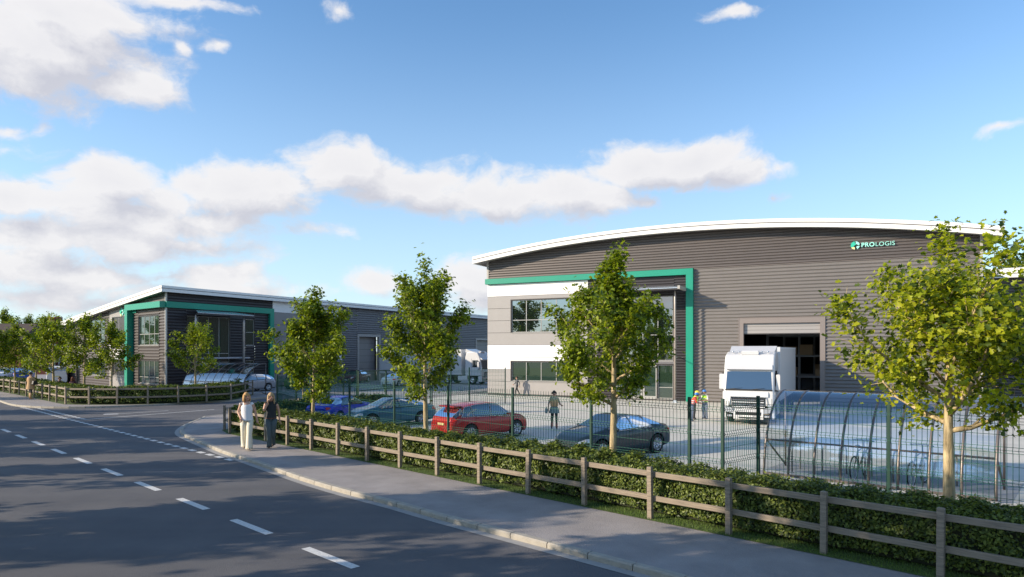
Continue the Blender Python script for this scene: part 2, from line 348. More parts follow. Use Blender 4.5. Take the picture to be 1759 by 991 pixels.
def slab(name, outline, z, m, depth=.3):
    n = len(outline); vs = [(p[0], p[1], z) for p in outline] + [(p[0], p[1], z-depth) for p in outline]
    return structure(MB().add(vs, [tuple(range(n))]+[(i, (i+1) % n, (i+1) % n+n, i+n) for i in range(n)]).build(name, m))
KNs = resample(KN, .92); KFs = resample(KF, .92)
slab('pavement', KNs + [Vector((-1.6,54.2,0)), Vector((22,101,0)), Vector((90,80,0)), Vector((60,-10,0))], .1, 'tarmac_path')
slab('footpath', KFs + [Vector((-27.9,60,0)), Vector((-47,80,0)), Vector((-47,120,0)), Vector((-128,130,0))], .1, 'tarmac_path')
def kerb(name, pts, side):
    root = bpy.data.objects.new(name, None); COL.objects.link(root); root['kind'] = 'structure'
    st = MB(Matrix.Identity(4)).prism([(-.085,-.06),(.06,-.06),(.06,.112),(-.06,.112),(-.085,.085)] if side > 0 else [(-.06,-.06),(.085,-.06),(.085,.085),(.06,.112),(-.06,.112)], -.447, .447)
    me = st.mesh('kerb_stone', 'kerb'); ch = MB()
    for i in range(len(pts)-1):
        a, b = pts[i], pts[i+1]; d = b-a; an = math.atan2(d.y, d.x)-math.pi/2; mid = (a+b)/2
        place('kerb_stone', me, root, T(mid.x, mid.y, random.uniform(-.003, .003), an) @ Matrix.Diagonal((1, d.length/.915, 1, 1)))
    V = []; Fc = []
    for i, p in enumerate(pts):
        d = (pts[min(i+1, len(pts)-1)]-pts[max(i-1, 0)]).normalized(); nrm = Vector((d.y, -d.x, 0))*side*-1
        V += [p+nrm*.07+Vector((0,0,.005)), p+nrm*.29+Vector((0,0,.005))]
        if i: Fc.append((2*i-2, 2*i-1, 2*i+1, 2*i))
    o = ch.add(V, Fc).build('gutter_strip', 'channel', root)
kerb('kerb', KNs, 1); kerb('kerb', KFs, 1)
# opposite side of the main road, beyond the frame
op = [G(517.1,943.2)-VR*4.8+UR*k for k in range(-95, 31, 6)]
slab('pavement', [p for p in op] + [op[-1]-VR*2.4, op[0]-VR*2.4], .1, 'tarmac_path')
slab('grass_verge', [op[0]-VR*2.405, op[-1]-VR*2.405, op[-1]-VR*40, op[0]-VR*40], .11, 'grass')
kerb('kerb', resample(list(reversed(op)), .915, False), -1)
# markings
def marking(name, quads, z=.005):
    b = MB()
    for a, d, L, w in quads:
        n = Vector((-d.y, d.x, 0))*w/2; b.add([(p.x, p.y, z) for p in (a-n, a+d*L-n, a+d*L+n, a+n)], [(0,1,2,3)])
    return structure(b.build(name, 'paint'))
A = G(517.1,943.2)+VR*.086
for k in range(-3, 24):
    marking('road_marking', [(A-UR*(2.984*k), UR, 1.62, .172)])
B = G(399,791)
g = G(36.8,699.4); dB = (g-B).normalized(); LB = (g-B).length
marking('give_way_marking', [(B+dB*(.76*k), dB, .46, .2) for k in range(int(LB/.76)+1)])
nB = Vector((dB.y, -dB.x, 0)); b0 = G(143.7,720); 
marking('give_way_marking', [(b0+dB*(.76*k), dB, .46, .2) for k in range(int((G(56.8,700)-b0).length/.76)+1)])
def seg(a, b, w): d = b-a; return (a, d.normalized(), d.length, w)
marking('centre_line', [seg(G(143.7,720.8), G(368,703.4), .14)])
marking('warning_line', [seg(G(203,711.0), G(289,705.3), .11)], .005); marking('warning_mark', [seg(G(178,711.6), G(203,711), .42)])
# distant sections of tarmac yard and site yard
FA = [G(476,646,2.4), G(1241.7,689.2,2.4)]; FAd = (FA[1]-FA[0]).normalized()
def at_line(p, d, px):
    k = (px-879.5)/F; t = (k*p.y-p.x)/(d.x-k*d.y); return p+d*t
fA0 = FA[0].copy(); fA0.z = .1; fA1 = at_line(fA0, FAd, 1241.7)
fB1 = G(1302.4,684,2.4); fB1.z = .1
yard = [fA0+VR*.2+UR*1.2, fA1+VR*.2, fB1+VR*.3+UR*.2, fB1+UR*22+VR*.3, Vector((60,35,0)), Vector((60,70,0)), Vector((20,98,0)), Vector((-1.5,54.5,0)), Vector((-3.6,54,0)), Vector((-8.3,44.5,0)), Vector((-10.2,33.6,0))]
slab('yard', yard, .105, 'yard', .004)
slab('yard', [Vector(q) for q in ((-19.5,57.2,0),(-15.5,50.5,0),(-8.6,45.2,0),(-4.4,55.8,0),(16,97,0),(30,125,0),(5,128,0),(-27.5,57.2,0))], .004, 'bay', .003)
# ------------------------------------------------------------------ cladding helpers (local: x along the wall, y into the building, z up)
def clad(b, x0, x1, z0, z1, pitch, depth=.06, top=None, mi=0, nx=1, sharp=False):
    """horizontal corrugated sheet: proud crown and recessed trough, top optionally cut by a function of x"""
    rows = []; z = z0
    while z < z1-1e-4:
        for f, y in (((0, 0), (.13, -depth*.15), (.25, -depth*.5), (.37, -depth*.85), (.5, -depth), (.63, -depth*.85), (.75, -depth*.5), (.87, -depth*.15)) if sharp else ((0, 0), (.26, -depth), (.50, -depth*1.02), (.74, -depth*.9), (.88, 0))):
            if z+f*pitch < z1: rows.append((z+f*pitch, y))
        z += pitch
    rows.append((z1, 0)); xs = [x0+(x1-x0)*i/nx for i in range(nx+1)]; V = []; Fc = []
    for x in xs:
        t = top(x) if top else 1e9
        V += [(x, y if zz < t else 0, min(zz, t)) for zz, y in rows]
    n = len(rows)
    for i in range(nx):
        for j in range(n-1):
            if top and rows[j][0] >= max(top(xs[i]), top(xs[i+1])): continue
            Fc.append((i*n+j, (i+1)*n+j, (i+1)*n+j+1, i*n+j+1))
    b.add(V, Fc, mi); return b
def part(name, parent, m, xf, fn):
    b = MB(xf); fn(b); return b.build(name, m, parent)
def window(parent, xf, x0, x1, z0, z1, cols, rows, y=.05, gl='glass', fr='frame', t=.045, trim='fdark'):
    """glazed opening: dark reveal, frame and mullions, one pane per light"""
    w = MB(xf); s = .07
    for a in ((x0-s, x0, z0-s, z1+s), (x1, x1+s, z0-s, z1+s), (x0, x1, z1, z1+s), (x0, x1, z0-s, z0)): w.box(a[0], a[1], -.07, y+.06, a[2], a[3])
    o = w.build('window', trim, parent)
    f = MB(xf); yy = y-.03
    zr = [z0+(z1-z0)*k for k in ([0]+rows+[1])]; xc = [x0+(x1-x0)*i/cols for i in range(cols+1)]
    for i, x in enumerate(xc): a = x if i == 0 else x-t/2 if i < cols else x-t; f.box(a, a+t, yy, yy+.07, z0, z1)
    for j, z in enumerate(zr):
        for i in range(cols): a = z if j == 0 else z-t/2 if j < len(zr)-1 else z-t; f.box(xc[i]+t*(1 if i == 0 else .5), xc[i+1]-t*(1 if i == cols-1 else .5), yy+.002, yy+.068, a, a+t)
    f.build('frame', fr, o)
    sl_ = MB(xf).box(x0-.04, x1+.04, -.10, -.072, z0-.07, z0-.03); sl_.build('sill', fr, o)
    for j in range(len(zr)-1):
        for i in range(cols): MB(xf).box(xc[i]+t*.4, xc[i+1]-t*.4, y+.002, y+.012, zr[j]+t*.4, zr[j+1]-t*.4).build('pane', gl, o)
    return o
def panels(parent, xf, x0, x1, zs, mats, holes=(), seams=()):
    """flat cladding panels, each its own part with open joints; holes = (x0,x1,z0,z1) cut out"""
    bk = MB(xf)
    xs = [x0]+[s for s in seams]+[x1]
    for i in range(len(zs)-1):
        for k in range(len(xs)-1):
            rects = [(xs[k], xs[k+1], zs[i], zs[i+1])]
            for h in holes:
                new = []
                for a in rects:
                    if h[1] <= a[0] or h[0] >= a[1] or h[3] <= a[2] or h[2] >= a[3]: new.append(a); continue
                    if h[0] > a[0]: new.append((a[0], h[0], a[2], a[3]))
                    if h[1] < a[1]: new.append((h[1], a[1], a[2], a[3]))
                    c0, c1 = max(a[0], h[0]), min(a[1], h[1])
                    if h[2] > a[2]: new.append((c0, c1, a[2], h[2]))
                    if h[3] < a[3]: new.append((c0, c1, h[3], a[3]))
                rects = new
            g_ = .012
            for a in rects:
                b = MB(xf)
                if a[1]-a[0] > .03 and a[3]-a[2] > .03:
                    b.box(a[0]+(g_ if a[0] == xs[k] else 0), a[1]-(g_ if a[1] == xs[k+1] else 0), -.06, -.012, a[2]+(g_ if a[2] == zs[i] else 0), a[3]-(g_ if a[3] == zs[i+1] else 0))
                if b.v: b.build('panel', mats[i], parent)

def text_mesh(name, s, m, parent, xf, size, bold=0, extrude=.03):
    cu = bpy.data.curves.new(name, 'FONT'); cu.body = s; cu.size = size; cu.extrude = extrude; cu.offset = bold; cu.space_character = 1.08
    o = bpy.data.objects.new(name, cu); COL.objects.link(o); bpy.context.view_layer.update()
    me = bpy.data.meshes.new_from_object(o.evaluated_get(bpy.context.evaluated_depsgraph_get()))
    wd = max(v.co.x for v in me.vertices); COL.objects.unlink(o); bpy.data.objects.remove(o)
    me.materials.clear(); me.materials.append(M[m])
    p = place(name, me, parent, xf @ Matrix.Rotation(R(90), 4, 'X')); return wd
def logo(xf, x, z, h, label, fixed):
    """round emblem of four blades and the word beside it, h = letter height"""
    root = empty('sign', label, 'sign', xf @ Matrix.Translation((x, -.09, z)))
    X = xf @ Matrix.Translation((x, -.12, z)); r = h*.95; cx, cz = r, h*.46
    def arc(a0, a1, inner, m):
        o = []
        for k in range(9): a = R(a0+(a1-a0)*k/8); o.append((cx+r*math.cos(a), cz+r*math.sin(a)))
        for q, a in inner: o.append((cx+r*q*math.cos(R(a)), cz+r*q*math.sin(R(a))))
        MB(X).prism(o, -.03, .03).build('emblem_blade', m, root)
    arc(205, 98, [(.45,100),(.62,75),(.18,45),(.35,200),(.62,235)], 'logo' if fixed else 'logo')
    arc(85, 12, [(.72,0),(.5,25),(.35,60)], 'logolight')
    arc(-12, -62, [(.5,-62),(.42,-30)], 'logolight')
    arc(-95, -150, [(.55,-150),(.5,-100)], 'logoyellow')
    wd = text_mesh('letters', 'PRO', 'logolight' if not fixed else 'logo', root, X @ Matrix.Translation((2.3*r, 0, 0)), h*1.38, h*.035)
    text_mesh('letters', 'LOGIS', 'logolight' if not fixed else 'logo', root, X @ Matrix.Translation((2.3*r+wd*1.02+h*.08, 0, 0)), h*1.38, -h*.004)
    return root

# ------------------------------------------------------------------ main warehouse
O1 = G(838,678.1,.1); E1 = G(1684,706.7,.1); dF = (E1-O1).normalized(); L1 = (E1-O1).length
rz1 = math.atan2(dF.y, dF.x); X1 = T(O1.x, O1.y, .1, rz1); X1i = X1.inverted()
def onw(px, py, X, yl=0):
    """picture point -> (along, height) on the wall plane at local y = yl"""
    Xi = X.inverted(); o = Xi @ Vector((0, 0, CH)); d = Xi.to_3x3() @ Vector(((px-879.5)/F, 1, (601-py)/F)); t = (yl-o.y)/d.y
    p = o+d*t; return p.x, p.z
B1 = empty('warehouse', 'large grey warehouse under a bowed white roof edge with an open loading door', 'building', X1)
arcpts = [onw(x, y, X1, -1.0) for x, y in [(811,443),(900,418),(1000,402),(1100,391),(1200,382.5),(1300,377),(1400,374),(1500,375),(1600,379),(1727,388.5)]]
cf = np.polyfit([p[0] for p in arcpts], [p[1] for p in arcpts], 2)
RA, RB = arcpts[0][0], arcpts[-1][0]
def arch(x): return float(np.polyval(cf, x))
ZB = onw(838, 480, X1)[1]; ZB0 = onw(838, 489, X1)[1]
def s1(px): return onw(px, 600, X1)[0]
sP = s1(1010.5); sG0, sG1 = s1(1180), s1(1192)
DX0, DX1 = s1(1277.5), s1(1408.8); FX0, FX1 = s1(1269.8), s1(1417); DZ = onw(1277, 555.5, X1)[1]; FZ = onw(1270, 546.6, X1)[1]
# upper wall under the arch, lower wall round the loading door
part('upper_cladding', B1, 'clad_hi', X1, lambda b: clad(b, 0, L1, ZB, 12.6, .185, top=lambda x: arch(x)-.45, nx=64))
part('lower_cladding', B1, 'clad_lo', X1, lambda b: (clad(b, sG1, FX0, .02, ZB-.03, .222, .072, sharp=True), clad(b, FX1, L1, .02, ZB-.03, .222, .072, sharp=True), clad(b, FX0, FX1, FZ, ZB-.03, .222, .072, sharp=True)))
part('corner_trim', B1, 'soffit', X1, lambda b: b.box(-.06, .10, -.07, .1, ZB, arch(0)-.46)); part('corner_trim', B1, 'soffit', X1, lambda b: b.box(L1-.02, L1+.12, -.07, .1, 0, arch(L1)-.46))
part('drip_flashing', B1, 'doorframe', X1, lambda b: b.box(sG1+.01, L1-.02, -.065, .0, ZB-.03, ZB))
# side and back walls, roof
part('side_wall', B1, 'clad_dark', X1, lambda b: (b.box(-.05, .12, .101, 45, 0, arch(0)-.5), b.box(L1-.05, L1+.1, .101, 45, 0, arch(L1)-.5), b.box(0, L1, 45, 45.2, 0, 10)))
def roofprism(b, y0, y1, ztop, zbot, xa, xb, n=48):
    xs = [xa+(xb-xa)*i/n for i in range(n+1)]
    V = []
    for x in xs: V += [(x, y0, arch(x)+zbot), (x, y0, arch(x)+ztop), (x, y1, arch(x)+ztop), (x, y1, arch(x)+zbot)]
    Fc = [(0,1,2,3), (4*n+3,4*n+2,4*n+1,4*n)]
    for i in range(n):
        for k in range(4): q = (k+1) % 4; Fc.append((4*i+k, 4*i+q, 4*i+4+q, 4*i+4+k))
    b.add(V, Fc)
rt = onw(1400, 374, X1, -1.0)[1]-onw(1400, 389, X1, -1.0)[1]
roof1 = part('roof', B1, 'roof', X1, lambda b: roofprism(b, -.92, 45.6, -.06, -.30, RA+.1, RB-.1))
part('fascia', B1, 'roof', X1, lambda b: (roofprism(b, -1.0, -.90, 0, -rt*.42, RA, RB)))
part('lower_fascia', B1, 'roof', X1, lambda b: (roofprism(b, -.985, -.90, -rt*.52, -rt, RA, RB)))
part('fascia_groove', B1, 'gutter', X1, lambda b: (roofprism(b, -.955, -.90, -rt*.42-.002, -rt*.52+.002, RA+.03, RB-.03)))
part('soffit', B1, 'soffit', X1, lambda b: (roofprism(b, -.899, .0, -rt+.08, -rt+.16, RA+.05, RB-.05), roofprism(b, .001, 45, -rt+.08, -rt+.16, RA+.05, -.01, 4), roofprism(b, .001, 45, -rt+.08, -rt+.16, L1+.02, RB-.05, 4)))
part('eaves_fascia', B1, 'roof', X1, lambda b: (b.box(RA, RA+.09, -.899, 45.6, arch(RA)-rt, arch(RA)), b.box(RB-.09, RB, -.899, 45.6, arch(RB)-rt, arch(RB))))
# green frame
part('green_frame', B1, 'green', X1, lambda b: (b.box(-.08, sG1, -.32, .0, ZB0, ZB-.002), b.box(sG0, sG1-.001, -.318, .0, .02, ZB0-.001)))
# panel bay
zr = [ZB0-.02-(ZB0-.16)*k/9 for k in range(10)][::-1]
W1 = (s1(879), s1(982), onw(879, 571, X1)[1], onw(879, 516, X1)[1]); W2 = (W1[0], W1[1], onw(879, 653.6, X1)[1], onw(879, 621, X1)[1])
holes = [(w[0]-.07, w[1]+.07, w[2]-.07, w[3]+.07) for w in (W1, W2)]
panels(B1, X1, 0, sP, zr, ['grey','grey2','white','white','grey','white','grey','grey','white'] if 0 else ['grey','grey','white','white','grey','grey','grey','grey','white'], holes)
part('plinth', B1, 'fdark', X1, lambda b: b.box(-.02, sG0, -.04, .1, .0, .14))
part('backing_wall', B1, 'fdark', X1, lambda b: (b.box(0, W1[0]-.08, -.011, .1, .15, ZB0-.005), b.box(W1[1]+.08, sP, -.011, .1, .15, ZB0-.005), b.box(W1[0]-.08, W1[1]+.08, -.011, .1, W1[3]+.08, ZB0-.005), b.box(W1[0]-.08, W1[1]+.08, -.011, .1, W2[3]+.08, W1[2]-.08), b.box(W1[0]-.08, W1[1]+.08, -.011, .1, .15, W2[2]-.08)))
window(B1, X1, *W1, 4, [.38]); window(B1, X1, *W2, 4, [], gl='glass2')
# recessed entrance bay in charcoal sheeting, curtain wall behind the canopy
gX0, gX1 = s1(1054), s1(1156.5); gZ1 = onw(1156, 508, X1)[1]
part('entrance_cladding', B1, 'clad_dark', X1, lambda b: (clad(b, sP+.002, gX0-.08, .14, ZB0-.002, .185), clad(b, gX1+.08, sG0-.002, .14, ZB0-.002, .185), clad(b, gX0-.08, gX1+.08, gZ1+.08, ZB0-.002, .185)))
zm = onw(1156, 622, X1)[1]
window(B1, X1, gX0, gX1, zm+.1, gZ1, 4, [.40], gl='glass')
part('spandrel', B1, 'clad_dim', X1, lambda b: b.box(gX0-.07, gX1+.07, -.08, .0, zm-.12, zm+.02))
gd = (gX1-gX0)/4
window(B1, X1, gX0, gX0+gd, .16, zm-.2, 1, [.33], gl='glass2'); window(B1, X1, gX1-gd, gX1, .16, zm-.2, 1, [.33], gl='glass2')
for k in (1, 2):                       # pair of glazed doors
    a, c = gX0+gd*k+.02, gX0+gd*(k+1)-.02
    d = part('door', B1, 'frame', X1, lambda b: (b.box(a, a+.12, -.05, .03, .1, zm-.2), b.box(c-.12, c, -.05, .03, .1, zm-.2), b.box(a+.12, c-.12, -.05, .03, .1, .30), b.box(a+.12, c-.12, -.05, .03, zm-.34, zm-.2)))
    part('pane', d, 'glass2', X1, lambda b: b.box(a+.12, c-.12, -.01, .01, .30, zm-.34))
    hx = c-.06 if k == 1 else a+.06
    part('handle', d, 'steel', X1, lambda b: b.tube([(hx, -.09, .9), (hx, -.09, 1.6)], .018))
# canopy on two posts
cz = onw(1163, 496, X1, -1.5)[1]; cx0 = onw(1018, 500, X1, -1.5)[0]; cx1 = onw(1168, 500, X1, -1.5)[0]
can = empty('canopy', 'shallow white entrance canopy on two slim posts in front of the glazed bay', 'canopy', X1 @ Matrix.Translation((cx0, -1.3, 0)))
part('roof_sheet', can, 'canopy', X1, lambda b: b.add([(cx0,-2.15,cz+.04),(cx1,-2.15,cz+.04),(cx1-.5,-.09,cz+.34),(cx0+.3,-.09,cz+.34),(cx0,-2.15,cz),(cx1,-2.15,cz),(cx1-.5,-.09,cz+.3),(cx0+.3,-.09,cz+.3)], [(0,1,2,3),(7,6,5,4),(0,4,5,1),(1,5,6,2),(2,6,7,3),(3,7,4,0)]))
part('edge_beam', can, 'fdark', X1, lambda b: b.box(cx0, cx1, -2.12, -1.98, cz-.10, cz-.002))
part('gutter', can, 'soffit', X1, lambda b: b.box(cx1+.002, cx1+.16, -2.2, -.3, cz-.06, cz+.16))
for px_, base in ((1024.6, 686.5), (1159.5, 691.5)):
    p = onw(px_, 600, X1, -1.35)[0]
    part('post', can, 'steel', X1, lambda b: b.tube([(p, -1.35, .16), (p, -1.35, cz-.55), (p-.0, -1.35, cz-.1)], [.075, .075, .03], 10))
    part('post_foot', can, 'canopy', X1, lambda b: (b.box(p-.17, p+.17, -1.52, -1.18, .0, .05), b.lathe([(.001,.05),(.13,.05),(.08,.2),(.001,.2)], 10) if 0 else b.box(p-.10, p+.10, -1.45, -1.25, .05, .16)))
    part('tie_arm', can, 'steel', X1, lambda b: b.tube([(p, -1.30, 3.0), (p, -.08, 3.0)], .03))
# loading door
part('door_frame', B1, 'doorframe', X1, lambda b: (b.box(FX0, DX0, -.09, .25, .02, FZ), b.box(DX1, FX1, -.09, .25, .02, FZ), b.box(DX0, DX1, -.088, .25, DZ, FZ-.001), b.box(FX0-.03, FX0, -.11, .02, .02, FZ+.03), b.box(FX1, FX1+.03, -.11, .02, .02, FZ+.03), b.box(FX0, FX1, -.11, .02, FZ, FZ+.03)))
zs = onw(1290, 572.8, X1)[1]
sh = part('roller_shutter', B1, 'shutter', X1, lambda b: [b.box(DX0, DX1, .10, .14, zs+k*(DZ-zs)/3+.008, zs+(k+1)*(DZ-zs)/3-.008) for k in range(3)])
part('shutter_rail', B1, 'fdark', X1, lambda b: b.box(DX0, DX1, .09, .16, zs-.06, zs))
part('dock_floor', B1, 'dim', X1, lambda b: b.box(.12, L1-.06, .12, 44.9, -.05, .02))
part('inner_partition', B1, 'dim', X1, lambda b: (b.box(DX0-6, DX0-5.8, .3, 30, .02, 8), b.box(DX1+6, DX1+6.2, .3, 30, .02, 8)))
for j, (yy, hh) in enumerate(((7, 5.2), (11, 6))):
    xx = DX0+.6+j*.8
    rk = empty('pallet_rack', ['steel pallet rack just inside the open loading door, nearer of the two', 'taller steel pallet rack deeper inside the loading door'][j], 'rack', X1 @ Matrix.Translation((xx, yy, .02)))
    part('upright', rk, 'rack', X1, lambda b: [b.box(xx+q*2.2, xx+q*2.2+.1, yy+s*.9, yy+s*.9+.1, .02, hh) for q in range(3) for s in (0, 1)])
    part('beam', rk, 'rack', X1, lambda b: [b.box(xx, xx+4.5, yy+s*.9, yy+s*.9+.08, z, z+.12) for z in (1.5, 3, 4.5) for s in (0, 1)])
    for q in range(4):
        for z in (1.62, 3.12): 
            if (q+int(z)+j) % 3: tag(MB(X1).box(xx+.2+q*1.05, xx+1.05+q*1.05, yy+.1, yy+.85, z, z+.5+.4*((q*7+int(z)*3) % 3)/3).build('carton', 'card'), 'brown carton on the '+('upper' if z > 2 else 'lower')+' beam of the '+('nearer' if j == 0 else 'farther')+' rack, '+['leftmost','second from the left','third from the left','rightmost'][q], 'carton', 'cartons on the racking')
logo(X1, s1(1461.5), onw(1480, 424.6, X1)[1], .26, 'pale green wordmark with round emblem high on the warehouse with the bowed roof', False)
# low plinth line along the lower wall
part('wall_base', B1, 'gutter', X1, lambda b: b.box(sG1, FX0, -.06, .0, .0, .018)); part('wall_base', B1, 'gutter', X1, lambda b: b.box(FX1, L1, -.06, 0, 0, .018))

# ------------------------------------------------------------------ left building
O2 = G(285,675,.1); dS = Vector((-dF.y, dF.x, 0)); rS = math.atan2(dS.y, dS.x)
XR = T(O2.x, O2.y, 0, rS)                                        # long wall facing the yard (x away from the corner)
dL = Vector((.748, -.664, 0)).normalized(); LL = 25.5; P2 = O2-dL*LL; XL = T(P2.x, P2.y, 0, math.atan2(dL.y, dL.x))
B2 = empty('office_warehouse', 'long charcoal block with sloping white roof edge and green corner frame across the side road', 'building', T(O2.x, O2.y, 0, rS))
def sR(px): return onw(px, 600, XR)[0]
def sL(px): return onw(px, 600, XL)[0]
zt2 = onw(285, 517.5, XR)[1]; zb2 = onw(285, 528, XR)[1]
rcR = onw(285, 486, XR, -.7)[1]; LR = 62
rL = [onw(x, y, XL, -.7) for x, y in [(283.7,485.7),(220,508.5),(150.5,533.5),(118,547)]]
cl = np.polyfit([p[0] for p in rL], [p[1] for p in rL], 2)
def rtop(x): return float(np.polyval(cl, x))
RT0 = rtop(LL)
e0, e1 = sR(460.5), sR(467.3); w1, w2 = sR(467.3)+.0, sR(587)
wins = dict(cur=(sR(321), sR(393.8), 1.0, onw(393, 546, XR)[1]), n1=(sR(421), sR(436), onw(421,593,XR)[1], onw(421,548,XR)[1]), n2=(sR(421), sR(436), onw(421,646,XR)[1], onw(421,619,XR)[1]))
def holed(b, X, x0, x1, z0, z1, hs, pitch, top=None, nx=1):
    """corrugated wall with rectangular holes"""
    hs = [h for h in hs if h[0] < x1 and h[1] > x0]
    xs = sorted({x0, x1, *[max(x0, h[0]-.07) for h in hs], *[min(x1, h[1]+.07) for h in hs]})
    for a, c in zip(xs, xs[1:]):
        m_ = (a+c)/2; sp_ = [(h[2]-.07, h[3]+.07) for h in hs if h[0]-.07 <= m_ <= h[1]+.07]; z = z0
        for u, v in sorted(sp_):
            if u > z: clad(b, a, c, z, u, pitch, top=top, nx=nx)
            z = max(z, v)
        if z < z1: clad(b, a, c, z, z1, pitch, top=top, nx=nx)
part('corner_cladding', B2, 'clad_dark', XR, lambda b: holed(b, XR, .0, e0, .1, zb2, list(wins.values()), .25))
part('gable_cladding', B2, 'clad_dark', XR, lambda b: clad(b, 0, e1, zt2, rcR-.35, .25))
part('green_frame', B2, 'green', XR, lambda b: (b.box(-.14, e1, -.28, .0, zb2, zt2-.002), b.box(e0, e1-.001, -.278, 0, .1, zb2-.001)))
window(B2, XR, *wins['cur'], 4, [.28, .42], gl='glass2'); window(B2, XR, *wins['n1'], 1, [.5], gl='glass2'); window(B2, XR, *wins['n2'], 1, [], gl='glass2')
zp = [.15+(rcR-.55-.15)*k/7 for k in range(8)]
wp = [(sR(492), sR(560), onw(492,590,XR)[1], onw(492,553,XR)[1]), (sR(492), sR(560), onw(492,645,XR)[1], onw(492,620,XR)[1])]
panels(B2, XR, e1+.01, w2, zp, ['grey2','grey2','white','grey2','grey2','grey2','white'], [(w[0]-.07, w[1]+.07, w[2]-.07, w[3]+.07) for w in wp], [sR(535)])
for w in wp: window(B2, XR, *w, 4, [], gl='glass2')
part('backing_wall', B2, 'fdark', XR, lambda b: b.box(e1, w2, .03, .15, .1, rcR-.5))
# yard wall with loading doors
doors2 = [(sR(616), sR(650), .0, onw(616,578,XR)[1]), (sR(818), sR(850), .0, onw(818,584,XR)[1]), (sR(735), sR(762), .0, onw(735,582,XR)[1])]
part('yard_cladding', B2, 'clad_dim', XR, lambda b: holed(b, XR, w2, LR, .1, rcR-.4, [(d[0]-.25, d[1]+.25, d[2], d[3]+.25) for d in doors2], .25))
for d in doors2:
    part('dark_backing', B2, 'fdark', XR, lambda b: (b.box(d[0]-.4, d[1]+.4, .64, .7, 0, d[3]+.6), b.box(d[0]-.4, d[1]+.4, .05, .64, d[3]+.35, d[3]+.6)))  # dark sheets added behind each door to keep stray light from showing through
    part('door_frame', B2, 'grey', XR, lambda b: (b.box(d[0]-.3, d[0], -.1, .2, .0, d[3]+.3), b.box(d[1], d[1]+.3, -.1, .2, 0, d[3]+.3), b.box(d[0], d[1], -.098, .2, d[3], d[3]+.3)))
    part('roller_shutter', B2, 'grey2', XR, lambda b: [b.box(d[0], d[1], .55, .6, .0+k*d[3]/7+.012, (k+1)*d[3]/7-.012) for k in range(7)])
# left (street) face
LWf = {}
frL = (sL(225), sL(229.5)); bay0, bay1 = sL(189), sL(224.8)
ztL = zt2; zbL = zb2
LW = [(sL(239),sL(274),onw(274,592.6,XL)[1],onw(274,541,XL)[1],4,[.38]), (sL(239),sL(274),.75,onw(274,620,XL)[1],4,[.28]),
      (sL(154),sL(181),onw(181,592,XL)[1],onw(181,548,XL)[1],3,[.38]), (sL(154),sL(181),onw(181,645.5,XL)[1],onw(181,618,XL)[1],3,[])]
LB_ = [(sL(194),sL(223.5),onw(223.5,592,XL)[1],onw(223.5,543.5,XL)[1],3,[.38]), (sL(194),sL(223.5),onw(223.5,646.5,XL)[1],onw(223.5,619,XL)[1],3,[])]
dr = (sL(132.3), sL(137.8), .1, onw(135,617,XL)[1])
part('street_cladding', B2, 'clad_mid', XL, lambda b: (holed(b, XL, frL[1], LL, .1, zbL, [w[:4] for w in LW], .25), holed(b, XL, 0, bay0, .1, 12, [w[:4] for w in LW]+[dr], .25, top=lambda x: rtop(x)-.4, nx=6), clad(b, frL[0], LL, ztL, 12, .25, top=lambda x: rtop(x)-.4, nx=8)))
part('green_frame', B2, 'green', XL, lambda b: (b.box(frL[0], LL+.14, -.55, 0, zbL, ztL-.002), b.box(frL[0], frL[1], -.548, 0, .1, zbL-.001)))
part('corner_trim', B2, 'frame', XL, lambda b: (b.box(LL-.02, LL+.09, -.09, .05, .1, zbL), b.box(LL-.02, LL+.09, -.09, .05, ztL, rtop(LL)-.4)))
for w in LW+LB_: window(B2, XL, *w, gl='glass2')
zq = [.15, 1.1, 2.1, 3.1, 4.05, 5.0, 5.95, rtop((bay0+bay1)/2)-.45]
panels(B2, XL, bay0, bay1, zq, ['grey','grey','white','white','grey','grey','grey'], [(w[0]-.07, w[1]+.07, w[2]-.07, w[3]+.07) for w in LB_])
part('backing_wall', B2, 'fdark', XL, lambda b: b.box(bay0, bay1, .03, .12, .1, rtop(bay0)-.45))
dd_ = part('door', B2, 'fdark', XL, lambda b: (b.box(dr[0]-.06, dr[0], -.08, .1, .1, dr[3]), b.box(dr[1], dr[1]+.06, -.08, .1, .1, dr[3])))
part('pane', dd_, 'glass', XL, lambda b: b.box(dr[0], dr[1], .0, .03, .1, dr[3]))
